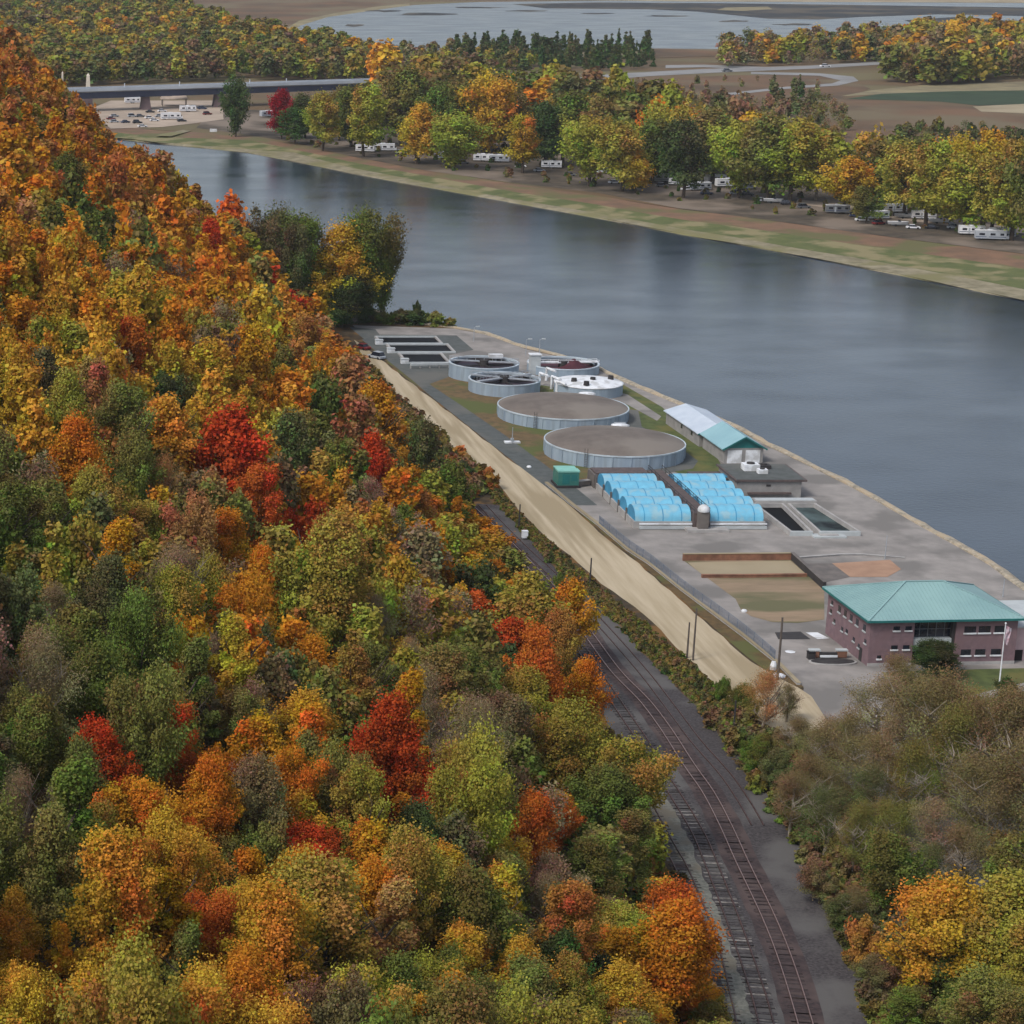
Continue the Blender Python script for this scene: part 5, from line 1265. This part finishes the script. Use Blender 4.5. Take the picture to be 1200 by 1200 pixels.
items = band([(832, 848), (875, 905), (905, 950), (965, 1052), (1020, 1187), (1060, 1300)], [(875, 850), (925, 890), (990, 960), (1060, 1052), (1110, 1187), (1150, 1300)], 420, 'KVMMVKMG', .3, .8, 4)
mass('trackside_shrubs', items, 2, label='dark shrubs along the right edge of the ballast')
# single bush and shrubs in the plant
def shrub(px, py, w, h_, ch, label, lod=0):
    p = P(px, py); s0 = PX(p.x, p.y, 1)[2]; pr_ = proto(10, 2); o = tree(p.x, p.y, 0, 10, lod, w/2/s0/pr_['R'], h_/(s0*.97)/pr_['H'], 1.3*px, colour(ch, rng, .05), ch, 'shrub', 'shrub', 'plant'); o['label'] = label; TREES.pop()
p = P(1099, 792); s0 = PX(p.x, p.y, 1)[2]; pr_ = proto(0, 2)
o = tree(p.x, p.y, 0, 0, 0, 30/s0/pr_['R'], 40/s0/pr_['H'], .3, colour('D', rng, .03)*.7, 'D'); o['label'] = 'round dark green small tree in front of the office entrance'; TREES.pop()
shrub(655, 692, 18, 18, 'G', 'small green bush growing beside the tracks above the orange tree')
shrub(1180, 820, 26, 22, 'D', 'dark green bush below the footpath at the right edge')
shrub(845, 822, 22, 24, 'G', 'bright green bush at the foot of the dirt road verge')
for px, py, w, h_, ch, lb in ((395, 378, 40, 22, 'D', 'dark bush at the foot of the tree group at the yard tip'), (448, 379, 26, 12, 'G', 'leftmost low hedge bush at the top edge of the yard'), (468, 379, 30, 14, 'K', 'second low hedge bush at the top edge of the yard'), (490, 380, 32, 15, 'D', 'third low hedge bush at the top edge of the yard'), (489, 374, 10, 18, 'D', 'pointed dark sapling behind the hedge'), (510, 381, 28, 14, 'V', 'fourth low hedge bush, beside the river wall'), (526, 383, 18, 9, 'V', 'smallest bush at the river end of the hedge'), (430, 378, 30, 16, 'D', 'dark bush between the tree group and the hedge')):
    shrub(px, py, w, h_, ch, lb, 1)
# trees at the tip of the plant yard
for px, py, w, h_, ch, i, lb in ((289, 372, 44, 110, 'B', 9, 'half bare thin tree at the left of the group on the river bank'), (318, 376, 80, 126, 'K', 8, 'dark tree with olive top in the bank group, left of the yellow green one'), (345, 384, 50, 116, 'K', 5, 'dark green tree behind the yellow green one on the bank'),
                             (352, 380, 76, 118, 'G', 2, 'mid green tree in the middle of the group on the bank'), (384, 380, 92, 106, 'Y', 4, 'yellow green tree at the front of the group on the bank'), (427, 376, 84, 124, 'G', 8, 'tall dark green tree at the right end of the group on the bank'), (446, 374, 50, 96, 'G', 8, 'uneven dark green tree leaning over the river at the end of the bank group'),
                             (400, 384, 70, 60, 'D', 6, 'low dark tree filling the foot of the bank group'), (335, 372, 50, 122, 'K', 7, 'thin grey green tree behind the bank group')):
    p = P(px, py); s0 = PX(p.x, p.y, 8)[2]; pr_ = proto(i, 2)
    o = tree(p.x, p.y, -.5, i, 0 if i != 9 else 1, w/2/s0/pr_['R'], h_/(s0*.98)/pr_['H'], rng.uniform(0, 6), colour(ch, rng, .03)*(.8 if ch == 'D' else 1), ch); o['label'] = lb; o['group'] = 'trees on the bank at the tip of the yard'; TREES.pop()

# trees on the far bank
FT = [(276, 160, 38, 62, 'D', 3), (330, 163, 34, 52, 'C', 0), (346, 169, 44, 50, 'D', 6), (378, 177, 44, 62, 'L', 0), (358, 162, 44, 46, 'K', 4), (412, 172, 50, 66, 'G', 5), (426, 184, 52, 76, 'L', 2), (398, 165, 44, 56, 'V', 0),
      (488, 192, 52, 62, 'Y', 4), (532, 198, 64, 58, 'L', 3), (510, 180, 50, 74, 'G', 0), (470, 172, 60, 84, 'V', 0), (570, 180, 66, 82, 'Y', 3), (548, 175, 60, 76, 'V', 5), (600, 176, 50, 70, 'V', 0), (612, 203, 38, 62, 'Y', 2), (636, 196, 44, 72, 'D', 5), (660, 195, 60, 78, 'G', 0),
      (690, 218, 62, 76, 'L', 8), (728, 224, 60, 72, 'L', 0), (745, 226, 40, 46, 'Y', 4), (712, 200, 60, 76, 'V', 6), (765, 215, 50, 70, 'G', 5), (800, 232, 56, 84, 'D', 0), (780, 205, 60, 76, 'L', 3), (835, 215, 70, 78, 'V', 0), (865, 232, 66, 84, 'L', 8), (900, 236, 70, 92, 'V', 4), (925, 238, 70, 88, 'L', 0), (955, 235, 46, 60, 'M', 7),
      (988, 250, 56, 60, 'Y', 0), (1030, 240, 60, 70, 'V', 5), (1058, 255, 56, 80, 'L', 0), (1085, 266, 54, 92, 'L', 2), (1112, 262, 60, 90, 'Y', 3), (1130, 272, 66, 80, 'L', 4), (1160, 276, 60, 86, 'L', 0), (1185, 282, 60, 110, 'O', 5), (1210, 288, 60, 110, 'V', 3), (1150, 250, 70, 90, 'Y', 8), (1075, 240, 50, 70, 'G', 0), (1015, 262, 34, 40, 'G', 6), (880, 205, 60, 60, 'M', 7), (820, 195, 50, 56, 'M', 0)]
def tree_px(px, py, w, h_, ch, i, zone, lod=1, z=LZ):
    p = P(px, py, z); s0 = PX(p.x, p.y, 5)[2]; pr_ = proto(i, 2)
    return tree(p.x, p.y, z, i, lod, w/2/s0/pr_['R'], h_/(s0*.99)/pr_['H'], rng.uniform(0, 6.28), colour(ch, rng, .07), ch, zone=zone)
for px, py, w, h_, ch, i in FT: tree_px(px, py, w*(1.15 if px > 460 else 1), h_, 'L' if ch == 'O' and px > 1100 else ch, i, 'bank')
# a second and third row behind them, still single trees
back = []
for n_ in range(6000):
    x = rng.uniform(452, 1230); lo = np.interp(x, [330, 450, 600, 800, 950, 1100, 1230], [148, 152, 170, 200, 222, 240, 262]); hi = np.interp(x, [330, 450, 600, 700, 800, 930, 960, 1100, 1230], [136, 130, 140, 152, 172, 208, 225, 236, 250])
    if lo < hi: lo, hi = hi, lo
    y = rng.uniform(hi, lo)
    if all(((x-u)/28)**2+((y-v)/8)**2 > 1 for u, v in back): back.append((x, y))
items = []
for x, y in back:
    p = P(x, y, LZ); s0 = PX(p.x, p.y, 5)[2]; i = int(rng.choice([0, 2, 3, 4, 5, 6, 8])); pr_ = proto(i, 2)
    items.append((p.x, p.y, LZ, i, rng.uniform(20, 31)/s0/pr_['R'], rng.uniform(54, 74)/s0/pr_['H'], rng.uniform(0, 6.28), colour(str(rng.choice(list('LVVGLYMKVO'))), rng)))
mass('riverside_woods', items, 3, label='wooded belt behind the front row of riverside trees')

# far woods, one mass
def inside(x, y, poly):
    c = False; n = len(poly)
    for i in range(n):
        (x1, y1), (x2, y2) = poly[i], poly[(i+1) % n]
        if (y1 > y) != (y2 > y) and x < (x2-x1)*(y-y1)/(y2-y1)+x1: c = not c
    return c
def scatter(poly, n, chars, h0, h1, dmin, seed, protos=(0, 2, 4, 5, 6), z=LZ, asp=(.34, .5)):
    r_ = np.random.default_rng(seed); out = []; w_ = [P(x, y, z) for x, y in poly]; w2 = [(p.x, p.y) for p in w_]
    xa, xb = min(p[0] for p in w2), max(p[0] for p in w2); ya, yb = min(p[1] for p in w2), max(p[1] for p in w2); g_ = {}
    for _ in range(n):
        x, y = r_.uniform(xa, xb), r_.uniform(ya, yb)
        if not inside(x, y, w2): continue
        k = (int(x//dmin), int(y//dmin)); bad = False
        for a in (-1, 0, 1):
            for b in (-1, 0, 1):
                for u, v in g_.get((k[0]+a, k[1]+b), ()):
                    if (u-x)**2+(v-y)**2 < dmin*dmin: bad = True
        if bad: continue
        g_.setdefault(k, []).append((x, y)); h_ = r_.uniform(h0, h1); i = int(r_.choice(protos)); pr_ = proto(i, 2); R = h_*r_.uniform(*asp)
        out.append((x, y, z-.2, i, R/pr_['R'], h_/pr_['H'], r_.uniform(0, 6.28), colour(str(r_.choice(list(chars))), r_)))
    return out
w1 = scatter([(-60, 110), (-60, 4), (60, 2), (190, 6), (240, 30), (330, 52), (400, 62), (430, 96), (300, 94), (130, 99)], 60000, 'LLVVGYKLVM', 9, 16, 9, 21)
w2 = scatter([(-60, 30), (-60, -12), (150, -8), (200, 2), (190, 20)], 30000, 'LVGYGD', 9, 15, 12, 26)
w3 = scatter([(400, 62), (560, 66), (640, 76), (560, 92), (430, 97)], 20000, 'VMKLBMV', 6, 11, 9, 22, (0, 4, 7, 9, 5))
mass('far_woods', w1+w2+w3, 4, label='yellow green woods beyond the bridge')
w = scatter([(530, 60), (760, 60), (766, 80), (660, 86), (540, 78)], 12000, 'DDDK', 6, 15, 9, 23, (11, 11, 1, 6), asp=(.22, .34))
mass('evergreen_belt', w, 4, label='dark evergreens along the near shore of the lake')
w = scatter([(845, 62), (1040, 54), (1040, 72), (850, 80)], 16000, 'VKYLMBM', 7, 17, 10, 24, (0, 4, 7, 5)) + scatter([(1040, 96), (1045, 60), (1120, 48), (1320, 52), (1320, 88), (1200, 92), (1100, 101)], 30000, 'LVYMLVY', 10, 20, 10, 25, (0, 4, 5, 3))
mass('lakeside_woods', w, 4, label='yellow and olive woods between the lake and the dark green field')
w = scatter([(640, 114), (700, 108), (860, 122), (960, 124), (1000, 150), (960, 190), (860, 172), (700, 150)], 9000, 'BKMBVKM', 3, 9, 8, 27, (7, 9, 10, 0)) + scatter([(1050, 152), (1220, 158), (1240, 182), (1060, 176)], 7000, 'KDKVB', 3, 7, 7, 28, (10, 0, 4, 9)) + scatter([(900, 108), (960, 108), (960, 122), (905, 124)], 600, 'DKB', 6, 12, 11, 29, (11, 5, 9), asp=(.2, .32)) + scatter([(700, 100), (860, 93), (900, 96), (850, 106), (720, 108)], 260, 'KMB', 1.5, 4, 16, 30, (10, 9))
mass('meadow_scrub', w, 4, label='grey scrub scattered over the brown meadow')
w = scatter([(330, 166), (500, 196), (700, 222), (900, 250), (1200, 280), (1200, 240), (900, 200), (600, 160), (340, 140)], 1800, 'KDVMD', 1.2, 2.8, 9, 31, (10,), asp=(.4, .7))
mass('campground_brush', w, 4, label='low brush between the campers and tree trunks')

# ------------------------------------------------------------------ labels of the single trees
def band_word(v, cuts, words):
    for c, w_ in zip(cuts, words):
        if v < c: return w_
    return words[-1]
SHAPE = {'round': 'rounded', 'cone': 'pointed', 'oval': 'tall oval', 'spread': 'broad', 'bare': 'sparse', 'spruce': 'narrow', 'shrub': 'bushy'}
arr = np.array([(t['px'], t['py']) for t in TREES])
for k, t in enumerate(TREES):
    d = np.hypot(arr[:, 0]-t['px'], arr[:, 1]-t['py']); d[k] = 1e9; nb = sorted(range(len(TREES)), key=lambda j: d[j])[:3]
    nb = next((j for j in nb if TREES[j]['ch'] != t['ch']), nb[0]); u = TREES[nb]
    rel = 'left of' if u['px']-t['px'] > abs(u['py']-t['py']) else 'right of' if t['px']-u['px'] > abs(u['py']-t['py']) else 'above' if u['py'] > t['py'] else 'below'
    u = '%s a %s one' % (rel, NAME[u['ch']])
    sz = 'big' if t['w'] > 52 else 'small' if t['w'] < 30 else ''
    nm = (sz+' '+SHAPE[t['kind']]+' '+NAME[t['ch']]+' tree').strip()
    if t['zone'] == 'hill':
        zx = band_word(t['px'], (130, 280, 430, 580, 720), ('at the far left', 'left', 'left of centre', 'mid slope', 'low on the slope', 'by the tracks'))
        zy = band_word(t['py'], (300, 480, 620, 740, 860, 980, 1090), ('high on the bluff', 'level with the round tanks', 'level with the blue vaults', 'level with the brick office', 'level with the road end', 'in the lower third', 'near the bottom', 'at the bottom edge'))
        grp = 'autumn trees on the wooded bluff'; t['lab'] = nm+' '+zx+', '+zy
    elif t['zone'] == 'right':
        zy = band_word(t['py'], (880, 1000, 1100), ('just below the office', 'in the brown thicket', 'above the yellow trees', 'in the bottom right corner')); grp = 'trees right of the tracks'; t['lab'] = nm+' '+zy
    else:
        zx = band_word(t['px'], (350, 460, 600, 760, 900, 1040), ('by the bridge', 'right of the bridge', 'in the left part', 'left of the camper cluster', 'at the camper cluster', 'right of the camper cluster', 'at the right edge'))
        grp = 'trees along the far river bank' if t['zone'] == 'bank' else 'trees behind the riverside row'
        t['lab'] = nm+' '+('in the front row' if t['zone'] == 'bank' else 'behind the front row')+' across the river '+zx
    t['o']['group'] = grp; t['nb'] = u
by = {}
for t in TREES: by.setdefault(t['lab'], []).append(t)
for lab, ts in list(by.items()):
    if len(ts) > 1:
        for t in ts: t['lab'] = lab+', '+t['nb']
by = {}
for t in TREES: by.setdefault(t['lab'], []).append(t)
ORD = ['first', 'second', 'third', 'fourth', 'fifth', 'sixth', 'seventh', 'eighth', 'ninth', 'tenth', 'eleventh', 'twelfth']
for lab, ts in by.items():
    if len(ts) > 1:
        ts.sort(key=lambda t: t['px'])
        for n_, t in enumerate(ts):
            o_ = 'leftmost' if n_ == 0 else 'rightmost' if n_ == len(ts)-1 else ORD[min(n_, 11)]+' from left'
            t['lab'] = o_+' '+lab
for t in TREES:
    ws = t['lab'].split()
    if len(ws) > 16: ws = [w_ for w_ in ws if w_ not in ('a', 'the')][:16]
    t['o']['label'] = ' '.join(ws)

# ------------------------------------------------------------------ air
hm = bpy.data.materials.new('haze_air'); hm.use_nodes = True; n = hm.node_tree.nodes; n.clear()
pv = n.new('ShaderNodeVolumePrincipled'); pv.inputs['Color'].default_value = (.86, .92, 1, 1); pv.inputs['Density'].default_value = .00004; pv.inputs['Anisotropy'].default_value = .2
mo = n.new('ShaderNodeOutputMaterial'); hm.node_tree.links.new(pv.outputs[0], mo.inputs['Volume'])
o = MB().box(-2500, 4200, -400, 5200, -10.5, 119).build('haze', hm); o['kind'] = 'stuff'
SC.cycles.volume_bounces = 1

# ------------------------------------------------------------------ small fittings of the plant
for (c, R, h), nm in ((cF, 'largest'), (cE, 'second')):
    an = -2.2; q = c+Vector((math.cos(an), math.sin(an), 0))*(R+.35)
    t = thing('access_ladder', 'thin steel ladder on the wall of the '+nm+' brown roofed tank', 'ladder', (q.x, q.y, 0), 'ladders on the round tanks')
    tv = Vector((-math.sin(an), math.cos(an), 0))
    for s_ in (-.3, .3): MB().bar(q+tv*s_, q+tv*s_+Vector((0, 0, h+1)), .07, .07).build('stile', M['charcoal'], t)
    for k in range(9): MB().bar(q-tv*.3+Vector((0, 0, .3+k*.35)), q+tv*.3+Vector((0, 0, .3+k*.35)), .05, .05).build('rung', M['charcoal'], t)
